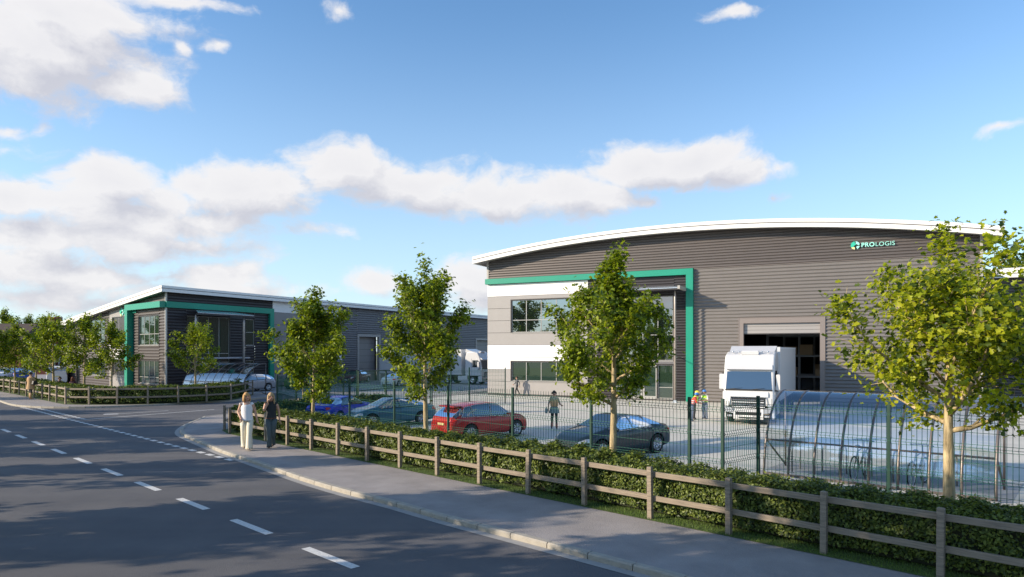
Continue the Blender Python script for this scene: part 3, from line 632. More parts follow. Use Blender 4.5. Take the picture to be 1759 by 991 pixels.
# roof: sloping slab with two-step fascia
def quadroof(b, z0, z1, out, y0=None):
    """rim ring round the corner: along the street face and along the yard face"""
    n = 16; pts = []
    for i in range(n+1):
        x = -1.0+(LL+1.0)*i/n; p = XL @ Vector((x, -out, rtop(x))); pts.append(p)
    c = XL @ Vector((LL, -out, 0)); 
    return pts
def slabstrip(name, m, zt_, zb_, out, inn):
    b = MB(); n = 18; outer = []; inner = []
    # intersection of the two outer planes at the corner
    def corner(o_):
        a = XL @ Vector((LL, -o_, 0)); r = XR @ Vector((0, -o_, 0)); d1 = (XL.to_3x3() @ Vector((1,0,0))); d2 = (XR.to_3x3() @ Vector((1,0,0)))
        t = ((r.x-a.x)*d2.y-(r.y-a.y)*d2.x)/(d1.x*d2.y-d1.y*d2.x); return a+d1*t, t
    co, to = corner(out); ci, ti = corner(inn)
    for k in range(n+1):
        f = k/n; xo = -1.2+(LL+to+1.2)*f; xi = -1.2+(LL+ti+1.2)*f
        p = XL @ Vector((xo, -out, 0)); q = XL @ Vector((xi, -inn, 0)); z = rtop(min(LL, -1.2+(LL+1.2)*f)) if f < 1 else RT0
        outer.append((p, z)); inner.append((q, z))
    for k in range(1, 3):
        f = k/2; outer.append((XR @ Vector((f*LR, -out, 0)), RT0)); inner.append((XR @ Vector((f*LR, -inn, 0)), RT0))
    V = []; 
    for (p, z), (q, z2) in zip(outer, inner): V += [(p.x,p.y,z+zt_),(q.x,q.y,z2+zt_),(q.x,q.y,z2+zb_),(p.x,p.y,z+zb_)]
    Fc = [(3,2,1,0)]; 
    for i in range(len(outer)-1):
        for k in range(4): q = (k+1) % 4; Fc.append((4*i+k, 4*i+q, 4*i+4+q, 4*i+4+k))
    i = 4*(len(outer)-1); Fc.append((i, i+1, i+2, i+3)); b.add(V, Fc); return b.build(name, m, B2)
slabstrip('fascia', 'roof', 0, -.20, .70, .60); slabstrip('fascia_groove', 'gutter', -.202, -.248, .66, .60); slabstrip('lower_fascia', 'roof', -.25, -.50, .69, .60)
slabstrip('soffit', 'soffit', -.40, -.46, .599, -.05)
b = MB(); V = []
for k in range(17):
    x = LL*k/16; p = XL @ Vector((x, .0, rtop(x)-.22)); V += [tuple(p), tuple(p+dS*LR)]
b.add(V, [(2*i, 2*i+2, 2*i+3, 2*i+1) for i in range(16)])
b.build('roof', 'roofgrey', B2)
part('far_wall', B2, 'clad_hi', XL, lambda b: b.box(-.1, -.0, .0, 14, .1, rtop(0)-.4))
part('end_wall', B2, 'clad_dim', XR, lambda b: b.box(LR, LR+.1, .0, 24, .1, rcR-.5))
# canopy of the left building
c2x0, c2x1 = onw(337, 540, XR, -1.6)[0], onw(434, 540, XR, -1.6)[0]; c2z = onw(419, 541, XR, -1.6)[1]
can2 = empty('canopy', 'pale blue-grey entrance canopy on tall posts on the shaded side of the charcoal office block', 'canopy', XR @ Matrix.Translation((c2x0, -1.4, 0)))
part('roof_sheet', can2, 'canopy', XR, lambda b: b.add([(c2x0,-1.8,c2z),(c2x1,-1.8,c2z),(c2x1-1,-.3,c2z+.28),(c2x0+1,-.3,c2z+.28),(c2x0,-1.8,c2z-.06),(c2x1,-1.8,c2z-.06),(c2x1-1,-.3,c2z+.22),(c2x0+1,-.3,c2z+.22)], [(0,1,2,3),(7,6,5,4),(0,4,5,1),(1,5,6,2),(2,6,7,3),(3,7,4,0)]))
part('edge_beam', can2, 'fdark', XR, lambda b: b.box(c2x0, c2x1, -1.75, -1.6, c2z-.2, c2z-.065))
for px_ in (336, 418.6):
    q = onw(px_, 600, XR, -1.5)[0]; part('post', can2, 'steel', XR, lambda b: b.tube([(q, -1.5, .1), (q, -1.5, c2z-.7), (q, -1.5, c2z-.2)], [.1, .1, .04], 8))
zz = onw(380, 616, XR, -1.2)[1]
part('lower_shelf', can2, 'canopy', XR, lambda b: b.box(sR(330), sR(412), -1.3, -.1, zz, zz+.12))
logo(XL, sL(208.5), onw(212, 539.5, XL)[1], .42, 'small green wordmark with round emblem on the grey bay of the charcoal office block', True)

# ------------------------------------------------------------------ neighbour at the right edge
O3 = Vector((38, 52, 0)); X3 = T(O3.x, O3.y, 0, rz1)
B3 = empty('neighbour_warehouse', 'brown-grey ribbed warehouse with white roof line at the right edge behind the bowed-roof warehouse', 'building', X3)
z3 = 3.6+(601-474)*55/F; x3a = -6
part('wall', B3, 'clad_hi', X3, lambda b: clad(b, x3a, 30, .1, z3-.2, .22))
part('fascia', B3, 'roof', X3, lambda b: (b.box(x3a-.6, 30, -.8, -.7, z3-.16, z3+.22), b.box(x3a-.6, 30, -.79, -.7, z3-.5, z3-.22), b.box(x3a-.6, 30, -.699, 24, z3-.15, z3+.1)))
part('side_wall', B3, 'clad_hi', X3, lambda b: b.box(x3a, x3a+.1, .05, 24, .1, z3-.2))
part('door_frame', B3, 'fdark', X3, lambda b: (b.box(1.2, 1.4, -.1, .0, .1, 4.3), b.box(5.2, 5.4, -.1, .0, .1, 4.3), b.box(1.4, 5.2, -.1, 0, 4.1, 4.3)))
part('roller_shutter', B3, 'shutter', X3, lambda b: [b.box(1.4, 5.2, -.07, -.06, .1+k*.57+.01, .1+k*.57+.56) for k in range(7)])
# ------------------------------------------------------------------ brick terrace and garden wall at the far left
for j, (px_, wd) in enumerate(((40, 24), (-60, 20))):
    p = Vector(((px_-879.5)/F*112, 112-j*6, 0)); XH = T(p.x-8, p.y, 0, R(6))
    hs_ = empty('terrace_house', ['red brick terrace with white bay windows behind the parked cars at the far left', 'red brick terrace at the very left edge, mostly behind trees'][j], 'house', XH)
    part('wall', hs_, 'brick', XH, lambda b: b.box(0, wd, 0, 8, 0, 5.2))
    rf = part('roof', hs_, 'brown', XH, lambda b: b.add([(-.4,-.5,5.2),(wd+.4,-.5,5.2),(wd+.4,8.5,5.2),(-.4,8.5,5.2),(-.4,4,7.9),(wd+.4,4,7.9)], [(0,1,5,4),(2,3,4,5),(1,2,5),(3,0,4),(3,2,1,0)]))
    for cx in (9.6,):
        if j == 0: c_ = part('chimney', rf, 'brick', XH, lambda b: (b.box(cx, cx+1.5, 3.2, 4.6, 6.8, 9.0), b.box(cx-.1, cx+1.6, 3.1, 4.7, 9.0, 9.2)))
    for q in range(int(wd//3.6)):
        x = .8+q*3.6
        for z0, z1 in ((.9, 2.4), (3.3, 4.6)):
            w = part('window', hs_, 'white', XH, lambda b: (b.box(x, x+.1, -.12, .0, z0, z1), b.box(x+2.1, x+2.2, -.12, 0, z0, z1), b.box(x+.1, x+2.1, -.12, 0, z1-.1, z1), b.box(x+.1, x+2.1, -.14, 0, z0-.1, z0+.1), b.box(x+.72, x+.80, -.11, 0, z0+.1, z1-.1), b.box(x+1.4, x+1.48, -.11, 0, z0+.1, z1-.1)))
            part('pane', w, 'glass', XH, lambda b: b.box(x+.1, x+2.1, -.05, -.03, z0+.1, z1-.1))
p = Vector((-77, 96, 0)); XG = T(p.x, p.y, 0, R(8))
gw = tag(MB(XG).box(-10, 14, 0, .25, 0, 1.15).box(-10, 14, -.04, .29, 1.152, 1.23).build('garden_wall', 'brick'), 'low red brick garden wall behind the parked white hatchback', 'wall')
# ------------------------------------------------------------------ foliage tools
def leaf_cloud(name, P, N_, size, mats, prob, rng, lobed=True, jitter=.35):
    """one small folded leaf polygon at every point P, facing roughly along N_"""
    n = len(P); nrm = N_ + rng.normal(0, .55, (n, 3)); nrm /= np.linalg.norm(nrm, axis=1)[:, None]+1e-9
    a = rng.normal(0, 1, (n, 3)); u = np.cross(nrm, a); u /= np.linalg.norm(u, axis=1)[:, None]+1e-9; v = np.cross(nrm, u)
    s = size*(1+rng.uniform(-jitter, jitter, n))[:, None]
    if lobed: prof = [(-.5, 0, 0), (-.28, .34, .10), (.02, .22, .04), (.12, .46, .12), (.30, .16, .03), (.62, 0, -.06), (.30, -.16, .03), (.12, -.46, .12), (.02, -.22, .04), (-.28, -.34, .10)]; tris = [(0,1,2),(2,3,4),(2,4,5),(0,2,5),(0,5,8),(8,5,6),(8,6,7),(0,8,9)]
    else: prof = [(-.5, 0, 0), (-.05, .30, .08), (.55, 0, -.05), (-.05, -.30, .08)]; tris = [(0,1,2),(0,2,3)]
    k = len(prof); V = np.empty((n, k, 3))
    for i, (x, y, z) in enumerate(prof): V[:, i] = P + s*(u*x+v*y+nrm*z)
    base = (np.arange(n)*k)[:, None, None]; L = (base+np.array(tris)[None]).reshape(-1)
    mi = np.repeat(rng.choice(len(mats), n, p=prob), len(tris))
    return np_mesh(name, V.reshape(-1, 3), 3, L, mats, mi)
def vrot(d, ax, a): return Matrix.Rotation(a, 3, ax) @ d
def tree_meshes(h, cw, th, seed, leaf, nleaf, cone=0, prob=(.34,.36,.30), lean=0, tr=.085, lobed=True, mats=('leafA','leafB','leafC'), low=.30, limbs=17, skirt=1.0, detail=1.0):
    """h total height, cw crown width, th clear trunk height -> (trunk mesh, limbs mesh, leaves mesh)"""
    rn = random.Random(seed); rg = np.random.default_rng(seed)
    tb = MB(); pts = []; rad = []; K = 9; ph = rn.uniform(0, 6)
    for i in range(K+1):
        t = i/K; pts.append(Vector((lean*t*t + .05*math.sin(4*t+ph)*h*.12, .05*math.cos(3.1*t+ph)*h*.1-.05*math.cos(ph)*h*.1, t*h*.88))); rad.append(tr*(1-t)**.85+.008 + (.035 if i == 0 else 0))
    tb.tube(pts, rad, 10)
    def trunk(z):
        t = max(0, min(.999, z/(h*.88)))*K; i = int(t); return pts[i].lerp(pts[i+1], t-i)
    def prof(t):        # crown radius at height fraction t of the crown
        if cone: return cw/2*((.72+.28*t/.22) if t < .22 else max(.03, (1-t)/.78)**.9)
        return cw/2*((.74+.26*t/.38) if t < .38 else max(.03, (1-t)/.62)**.58)
    lb = MB(); tips = []; ga = rn.uniform(0, 6)
    for i in range(limbs):
        t = (i+.3)/limbs; z = th + (h*.95-th)*t*.93; ga += 2.4+rn.uniform(-.4, .4); L = prof(t)*rn.uniform(.78, 1.22)*1.12
        if L < .15: continue
        el = R(16+50*t+rn.uniform(-10, 10)); d = Vector((math.cos(ga)*math.cos(el), math.sin(ga)*math.cos(el), math.sin(el))); p = trunk(z*.88); q = [p.copy()]; rr = [tr*.42*(1-t*.75)+.006]
        for k in range(5):
            d = (d+Vector((rn.uniform(-.2,.2), rn.uniform(-.2,.2), rn.uniform(.0,.22)))).normalized(); p = p+d*L/5*1.05; q.append(p.copy()); rr.append(rr[0]*(1-(k+1)/5)+.004)
        lb.tube(q, rr, 6)
        for k in range(1, 6):
            for m in range(3 if detail >= 1 else 2):
                s = q[k]; dd = (q[k]-q[k-1]).normalized(); ax = Vector((rn.uniform(-1,1), rn.uniform(-1,1), rn.uniform(-1,1))).normalized()
                d2 = vrot(dd, ax, R(rn.uniform(30, 75))); l2 = L*rn.uniform(.20, .42)*(1.15-.12*k); e = s+d2*l2+Vector((0,0,l2*.12)); mpt = s.lerp(e, .5)+Vector((0,0,.04*l2))
                lb.tube([s, mpt, e], [rr[k]*.5+.003, .006, .003], 4); tips.append((s, mpt, e))
        tips.append((q[3], q[4], q[5]))
    for k in range(4): tips.append((pts[-2], pts[-1], pts[-1]+Vector((rn.uniform(-.2,.2), rn.uniform(-.2,.2), h*rn.uniform(.05,.12)))))
    # clumps of leaves strung along the twigs
    n0 = int(nleaf); W_ = np.array([max(.02, (c-a).length) for a, b_, c in tips]); W_ *= rg.uniform(.05, 1.6, len(W_))**1.5; W_ /= W_.sum()
    idx = rg.choice(len(tips), n0, p=W_); tt = rg.beta(1.9, 1.1, n0)[:, None]*1.12
    A_ = np.array([tuple(a) for a, b_, c in tips])[idx]; C_ = np.array([tuple(c) for a, b_, c in tips])[idx]
    cl = cw*.034; P = A_+(C_-A_)*tt+rg.normal(0, cl, (n0, 3))*np.array([1, 1, .8]); ctr = np.array([0, 0, (h+th)/2])
    Nn = (P-ctr); Nn /= np.linalg.norm(Nn, axis=1)[:, None]+1e-9; Nn = Nn*.35+np.array([0, 0, .75])
    return tb.mesh('trunk', 'bark'), lb.mesh('branches', 'bark'), leaf_cloud('crown', P, Nn, leaf, mats, prob, rg, lobed)
def tree(label, x, y, z, meshes, rz=0, group=None, sc=1):
    r = empty('tree', label, 'tree', T(x, y, z, rz) @ Matrix.Scale(sc, 4), group); t, l, c = meshes
    for nm, me in (('trunk', t), ('branches', l), ('crown', c)): place(nm, me, r, WM(r))
    return r

# ------------------------------------------------------------------ hedges
def hedge(label, line, side, w, h, dens, leaf, z=.1, foot=.12, rng=None):
    """clipped hedge along a polyline; side = +1 hedge lies to the left of travel"""
    rng = rng or np.random.default_rng(11); root = empty('hedge', label, 'hedge', T(line[0].x, line[0].y, z)); inv = WM(root).inverted()
    core = MB(); Ps = []; Ns = []; n = len(line); offs = []
    for i, p in enumerate(line):
        a = (line[i]-line[i-1]).normalized() if i else None; c = (line[i+1]-line[i]).normalized() if i < n-1 else None
        d = (a+c).normalized() if a is not None and c is not None else (a or c); nr = Vector((-d.y, d.x, 0))*side
        k = 1/max(.4, nr.dot(Vector((-(c or a).y, (c or a).x, 0))*side)); offs.append((p, p+nr*w*k))
    V = []; q = .10
    for a, b_ in offs:
        m = (b_-a).normalized()*q; V += [(a.x+m.x, a.y+m.y, z+.05), (a.x+m.x, a.y+m.y, z+h-q*.8), (b_.x-m.x, b_.y-m.y, z+h-q*.8), (b_.x-m.x, b_.y-m.y, z+.05)]
    Fc = [(0,1,2,3), (4*n-1,4*n-2,4*n-3,4*n-4)]
    for i in range(n-1):
        for k in range(4): r = (k+1) % 4; Fc.append((4*i+k, 4*i+4+k, 4*i+4+r, 4*i+r))
    core.add(V, Fc).build('dark_core', 'core', root)  # solid near-black core, coloured for the shade behind the leaves
    def sheet(A, B, A2, B2, nv, dn):
        """random points on quad A-B-B2-A2 (numpy vecs)"""
        ar = np.linalg.norm(np.cross(B-A, A2-A)); m = int(ar*dn)
        if m < 1: return
        s = rng.random((m, 1)); t = rng.random((m, 1)); p = (A*(1-s)+B*s)*(1-t)+(A2*(1-s)+B2*s)*t
        lump = .05*np.sin(p[:, :1]*2.3+p[:, 1:2]*3.1+1)+.045*np.sin(p[:, :1]*5.7-p[:, 1:2]*4.9+p[:, 2:3]*6)+.03*np.sin(p[:, :1]*11+p[:, 2:3]*13)
        Ps.append(p+nv*(lump+rng.normal(-.03, .045, (m, 1)))); Ns.append(np.repeat(nv[None], m, 0))
    zz = np.array([0, 0, 1.]); A3 = lambda p, hh: np.array([p.x, p.y, z+hh])
    for i in range(n-1):
        f0, b0_ = offs[i]; f1, b1_ = offs[i+1]; o = (f0-b0_).normalized(); o = np.array([o.x, o.y, 0])
        mid = (f0+f1)/2; dist = max(9, mid.length); dn = dens*min(1, (13/dist)**1.15)
        sheet(A3(f0, foot), A3(f1, foot), A3(f0, h), A3(f1, h), o, dn); sheet(A3(f0, h), A3(f1, h), A3(b0_, h), A3(b1_, h), zz, dn); sheet(A3(b0_, foot), A3(b1_, foot), A3(b0_, h), A3(b1_, h), -o, dn*.35)
    for a, b_, dsg in ((offs[0][0], offs[0][1], -1), (offs[-1][0], offs[-1][1], 1)):
        t = (line[1]-line[0] if dsg < 0 else line[-1]-line[-2]).normalized()*dsg; dn = dens*min(1, (13/max(9, a.length))**1.15)
        sheet(A3(a, foot), A3(b_, foot), A3(a, h), A3(b_, h), np.array([t.x, t.y, 0]), dn)
    P = np.concatenate(Ps); Nn = np.concatenate(Ns); dist = np.linalg.norm(P[:, :2], axis=1)
    P = P-np.array([line[0].x, line[0].y, z])
    for k, (lo, hi) in enumerate(((0, 16), (16, 30), (30, 400))):
        m = (dist >= lo) & (dist < hi)
        if m.sum() < 10: continue
        me = leaf_cloud('foliage', P[m], Nn[m]*1.1+np.array([0, 0, .25]), leaf*(1, 1.35, 2.1)[k], ('hedgeA','hedgeB','hedgeC'), (.40,.38,.22), rng, lobed=False)
        o = bpy.data.objects.new('foliage', me); COL.objects.link(o); o.parent = root
        o['kind'] = 'stuff'
    return root

# timber fence lines
FL0 = G(394.2,744.2,.1); FR0 = G(1415,952,.1); fd = (FR0-FL0).normalized(); FLEND = G(385.5,738.5,.1)
NP = 24
def timber_fence(label, pts, fh=1.08):
    root = empty('timber_fence', label, 'fence', T(pts[0].x, pts[0].y, .1))
    post = MB().box(-.05, .05, -.045, .045, 0, fh, 0, .008).mesh('post', 'timber'); rail = MB().box(-.5, .5, -.022, .022, -.055, .055, 0, .006).mesh('rail', 'timber_x')
    for i, p in enumerate(pts):
        d = pts[min(i+1, len(pts)-1)]-pts[max(i-1, 0)]; an = math.atan2(d.y, d.x)
        place('post', post, root, T(p.x, p.y, .1, an+random.uniform(-.05, .05)) @ Matrix.Rotation(random.uniform(-.012, .012), 4, 'Y'))
        if i < len(pts)-1:
            q = pts[i+1]; d = q-p; an = math.atan2(d.y, d.x); m = (p+q)/2; o = Vector((-d.y, d.x, 0)).normalized()*-.068
            for hz in (fh*.86, fh*.40): place('rail', rail, root, T(m.x+o.x*RS, m.y+o.y*RS, .1+hz+random.uniform(-.006, .006), an) @ Matrix.Rotation(random.uniform(-.006, .006), 4, 'Y') @ Matrix.Diagonal((d.length, 1, 1, 1)))
    return root
near = [G(1415,952,.1)+fd*1.738*k for k in range(8, -24, -1)]
near = [p for p in near if (p-FR0).dot(-fd) < (FL0-FR0).length-.9] + [FL0]
near.reverse()
corner = FLEND; back = [corner, corner+Vector((.35,1.45,0)), corner+Vector((.95,2.9,0)), corner+Vector((1.9,4.3,0)), corner+Vector((2.9,5.6,0)), corner+Vector((3.9,6.9,0)), corner+Vector((4.9,8.2,0))]
RS = -1
near_line = list(reversed(back))+near
timber_fence('weathered timber post and rail fence along the near pavement, in front of the clipped hedge', near_line)
RS = -1
farpts = [G(x, y, .1) for x, y in [(-52,667.0),(-38,668.6),(-24,670),(-10,671.5),(6,673),(17,675.2),(32.6,678),(45,680.5),(58,683),(72,686.2),(84.7,688.6),(96.9,691.2),(112.4,694.3),(152.7,695),(200.8,695),(253.6,694.2),(306,692.6),(354.8,690.2),(396.6,687.3)]] + [G(421, 682, .1), G(434, 677.5, .1)]
timber_fence('timber fence across the side road, curving round in front of the charcoal block', farpts, 1.15)
RS = 1
# verge strips under the hedges
def offs(line, o, side=1):
    out = []
    for i, p in enumerate(line):
        d = (line[min(i+1, len(line)-1)]-line[max(i-1, 0)]).normalized(); out.append(p+Vector((-d.y, d.x, 0))*o*side)
    return out
def strip(name, a, b_, z, m):
    V = []
    for p, q in zip(a, b_): V += [(p.x, p.y, z), (q.x, q.y, z)]
    return structure(MB().add(V, [(2*i, 2*i+2, 2*i+3, 2*i+1) for i in range(len(a)-1)]).build(name, m))
strip('grass_verge', offs(near_line, -.12), offs(near_line, 1.55), .1085, 'grass')
strip('grass_verge', offs(farpts, -.1), offs(farpts, 2.6), .1075, 'grass')
# grass blades along the foot of the near hedge
rg = np.random.default_rng(3); Q = []
for p, q in zip(offs(near, -.10), offs(near, -.10)[1:]):
    d = (q-p); nrm = Vector((-d.y, d.x, 0)).normalized(); m = int(900*min(1, (14/max(8, p.length))**2)*d.length)
    s = rg.random(m); t = rg.random(m)**1.1*.62; Q.append(np.array([p.x, p.y, .105])+s[:, None]*np.array([d.x, d.y, 0])+t[:, None]*np.array([nrm.x, nrm.y, 0]))
Q = np.concatenate(Q); n = len(Q); hgt = rg.uniform(.02, .065, n); a = rg.uniform(0, 6.28, n); wd = .006
V = np.empty((n, 3, 3)); V[:, 0] = Q+np.stack([np.cos(a)*wd, np.sin(a)*wd, np.zeros(n)], 1); V[:, 1] = Q-np.stack([np.cos(a)*wd, np.sin(a)*wd, np.zeros(n)], 1); V[:, 2] = Q+np.stack([rg.normal(0, .015, n), rg.normal(0, .015, n), hgt], 1)
go_ = bpy.data.objects.new('grass', np_mesh('grass', V.reshape(-1, 3), 3, np.arange(3*n), ('blade', 'grass'), rg.integers(0, 2, n))); COL.objects.link(go_)
tag(go_, 'short green grass at the foot of the near hedge', 'grass', kind='stuff')
# the two hedges
hl = offs(near_line, .32)
hedge('clipped leafy hedge behind the near timber fence, curving away at the road corner', hl, 1, 1.15, .98, 2300, .062)
hf = offs(farpts, .35)
hedge('long clipped hedge behind the far timber fence, in front of the charcoal block', hf, 1, 1.3, 1.05, 2300, .062, rng=np.random.default_rng(12))

# ------------------------------------------------------------------ green weldmesh fence
MH = 2.3
def vee(z):                                    # folded beams in the wire plane
    for c in (.25, .88, 1.52, 2.10):
        if abs(z-c) < .06: return -.045*(1-abs(z-c)/.06)
    return 0
def mesh_panel(L, wr=.0072, sp=.1):
    b = MB(); zs = [0.04]
    for c in (.25, .88, 1.52, 2.10): zs += [c-.06, c, c+.06]
    zs.append(MH); n = int(L/sp)
    for i in range(n+1):
        x = L*(i+.5)/(n+1); b.tube([(x, vee(z), z) for z in zs], wr, 3, caps=False, smooth=False)
    for z in [.1]+[c+s for c in (.25, .88, 1.52, 2.10) for s in (-.06, 0, .06)]+[.56, 1.2, 1.82]:
        b.tube([(0, vee(z)+.006, z), (L, vee(z)+.006, z)], wr*.8, 3, caps=False, smooth=False)
    return b.mesh('wire_panel', 'wire')
gpost = MB().box(-.03, .03, -.035, .035, 0, MH+.06, 0, .004).mesh('post', 'mesh')
PC = {}
def weld_fence(label, segs, group=None, wr=.0072):
    root = empty('mesh_fence', label, 'fence', T(segs[0][0].x, segs[0][0].y, .1), group); done = []
    for a, b_, n in segs:
        d = (b_-a)/n; L = d.length; an = math.atan2(d.y, d.x); key = (round(L, 2), wr)
        if key not in PC: PC[key] = mesh_panel(L, wr)
        for i in range(n):
            p = a+d*i; place('wire_panel', PC[key], root, T(p.x, p.y, .1, an))
            for q in ([p, p+d] if i == n-1 else [p]):
                if all((q-r).length > .2 for r in done): place('post', gpost, root, T(q.x, q.y, .1, an)); done.append(q)
    return root
fx = [at_line(fA0, FAd, x) for x in (476, 600.5, 677.5, 770, 880.7, 1015.5, 1184.5)]; fx.append(fA1)
fC = [at_line(fB1, UR, 1302.4), at_line(fB1, UR, 1527)]; stp = (fC[1]-fC[0]).length
segsA = [(fx[i], fx[i+1], max(1, round((fx[i+1]-fx[i]).length/2.6))) for i in range(len(fx)-1)]
weld_fence('dark green wire mesh security fence behind the near hedge, stepping back beside the cycle shelter', segsA+[(fA1, fB1, 1), (fB1, fB1+UR*stp, 1), (fB1+UR*stp, fB1+UR*stp*4, 3)])
for p, q, z in ((fA1, fB1, 0),): pass
cB = G(613,637.4,2.4); cB.z = .1; cC = G(655,635.6,2.4); cC.z = .1; cD = G(742,633.4,2.4); cD.z = .1; cE = G(806,632.4,2.4); cE.z = .1; cG = G(868,632.6,2.4); cG.z = .1
weld_fence('green mesh fence running back along the side road to the yard entrance, seen almost edge-on', [(fA0, cB, 5)], wr=.009)
weld_fence('green mesh fence closing the yard between the entrance gate and the white-panelled warehouse corner', [(cD, cE, 2), (cE, cG, 1)], wr=.006)
def gate(label, a, b_, open_a=None):
    d = b_-a; L = d.length; an = math.atan2(d.y, d.x); r = empty('gate', label, 'gate', T(a.x, a.y, .1, an)); X = WM(r)
    part('gate_frame', r, 'mesh', X, lambda b: (b.box(0, .06, -.03, .03, .06, MH), b.box(L-.06, L, -.03, .03, .06, MH), b.box(.06, L-.06, -.029, .029, .06, .12), b.box(.06, L-.06, -.029, .029, MH-.06, MH), b.box(.06, L-.06, -.028, .028, 1.15, 1.2)))
    part('wire_infill', r, 'wire', X, lambda b: [b.tube([(x*.1, 0, .12), (x*.1, 0, MH-.06)], .006, 3, caps=False) for x in range(1, int(L/.1))])
    part('lock_box', r, 'mesh', X, lambda b: b.box(L-.2, L-.07, -.06, .06, .95, 1.25)); return r
ga_ = (cC-cB).normalized()
gate('green mesh gate leaf standing open by the side road, left of the white coupe', cB+ga_*.1, cB+Vector((1.2, 2.6, 0)))
gate('green mesh gate leaf between the two yard fences, behind the teal coupe', cC+ga_*.4, cD-ga_*.15)

# ------------------------------------------------------------------ trees in the picture
def TG(px, d): return (px-879.5)/F*d, d
x, y = TG(1630, 12.15); tree('largest young maple, nearest the viewer at the right, in front of the cycle shelter', x, y, .1, tree_meshes(5.75, 4.5, 2.3, 44, .10, 10500, 1, prob=(.42,.30,.28), mats=('leafY','leafA','leafC'), limbs=20, lean=.12, tr=.105))
x, y = TG(1052, 17.1); tree('young tree in front of the glazed entrance, standing at the nose of the dark coupe', x, y, .1, tree_meshes(6.05, 3.5, 2.35, 52, .10, 12500, prob=(.36,.36,.28), mats=('leafA','leafB','leafC'), limbs=18, tr=.095))
x, y = TG(732, 23.0); tree('young tree between the teal coupe and the red estate', x, y, .1, tree_meshes(6.75, 3.7, 2.2, 63, .11, 12500, prob=(.3,.38,.32), limbs=18, tr=.085))
x, y = TG(538, 27.8); tree('bushy young tree left of the bright blue saloon', x, y, .1, tree_meshes(6.15, 3.7, 1.7, 74, .12, 11500, prob=(.3,.4,.3), limbs=17, tr=.08))
x, y = TG(521, 36); tree('slim tree behind the edge-on mesh fence', x, y, .1, tree_meshes(5.0, 2.6, 1.9, 75, .16, 2200, limbs=12, tr=.06), 1)
fm = [tree_meshes(5.6, 4.0, 1.7, 85+k, .17, 5200, prob=(.3,.4,.3), limbs=14, tr=.085, lobed=False, detail=.5) for k in range(4)]
for px_, d, k, s, rz, lb_ in [(335, 50.5, 0, 1.02, 0, 'young tree beside the canopy of the charcoal block, behind the small cycle shelter'),
  (192, 49.5, 1, .98, 1, 'young tree in front of the grey bay with the small wordmark'), (144, 50.5, 2, 1.08, 2, 'young tree in front of the narrow door of the charcoal block'),
  (92, 52, 3, 1.10, .5, 'young tree in front of the white van'), (62, 60, 0, .95, 3, 'young tree between the blue hatchback and the white van'), (25, 55, 1, 1.0, 4, 'young tree in front of the white hatchback'), (-8, 53, 2, .95, 5, 'young tree at the very left edge of the picture')]:
    x, y = TG(px_, d); tree(lb_, x, y, .1, fm[k], rz, sc=s)
for k, (px_, d, sc) in enumerate([(-30, 130, 2.0), (8, 138, 2.1), (48, 140, 1.9), (85, 146, 2.1), (120, 150, 1.9)]):
    x, y = TG(px_, d); tree(['leftmost','second from the left','middle one','second from the right','rightmost'][k]+' of the trees behind the brick terrace', x, y, 0, fm[k % 4], k, 'trees behind the terrace', sc)
for k, (px_, d, sc) in enumerate([(1742, 96, 2.95), (1765, 99, 3.2), (1722, 104, 2.9)]):
    x, y = TG(px_, d); tree(['dark treetop above the roof at the right edge','dark treetop just cut by the right edge of the frame','dark tree behind the maple, hidden by the right-hand roof'][k], x, y, 0, fm[(k+1) % 4], k, 'trees above the right-hand roof', sc)
# ------------------------------------------------------------------ street trees along the opposite side of the road (outside the frame; they cast the shade on it)
def dense(seed, h=9.5, cw=6.0, n=5200): return tree_meshes(h, cw, 2.2, seed, .30, n, prob=(.25,.4,.35), limbs=18, tr=.15, lobed=False, detail=.5)
dm = [dense(201), dense(202, 8.6, 5.4, 4300), dense(203, 10.2, 6.6, 6000)]
OPP = G(517.1,943.2)-VR*7.6
for k, (t, o, m, s) in enumerate([(-2,3.2,0,1.0),(1.5,1.4,2,1.0),(4.6,4.5,1,1.1),(4.4,10,0,1.1),(8.6,2.0,1,.9),(12,6,0,1.0),(18,2.4,1,.95),(25,3.5,0,.9),(30,3,2,1.12),(33.5,6,0,1.15),(36,2.2,1,.95),(46,4.8,2,.85),(58,2.4,1,.9),(73,2.4,2,.9),(90,3,1,.9),(-8,4,1,1),(-14,5,2,1)]):
    p = OPP-UR*t-VR*o; tree('street tree on the opposite side of the road', p.x, p.y, .1, dm[m], k*1.3, 'street trees opposite the site', s)
for k, (x, y) in enumerate([(-78,62),(-86,70),(-92,80),(-99,88),(-106,99),(-90,60),(-112,110),(-101,72)]):
    tree('tree in the belt beyond the left edge of the frame', x, y, 0, dm[k % 3], k, 'tree belt at the far left', 1.0)
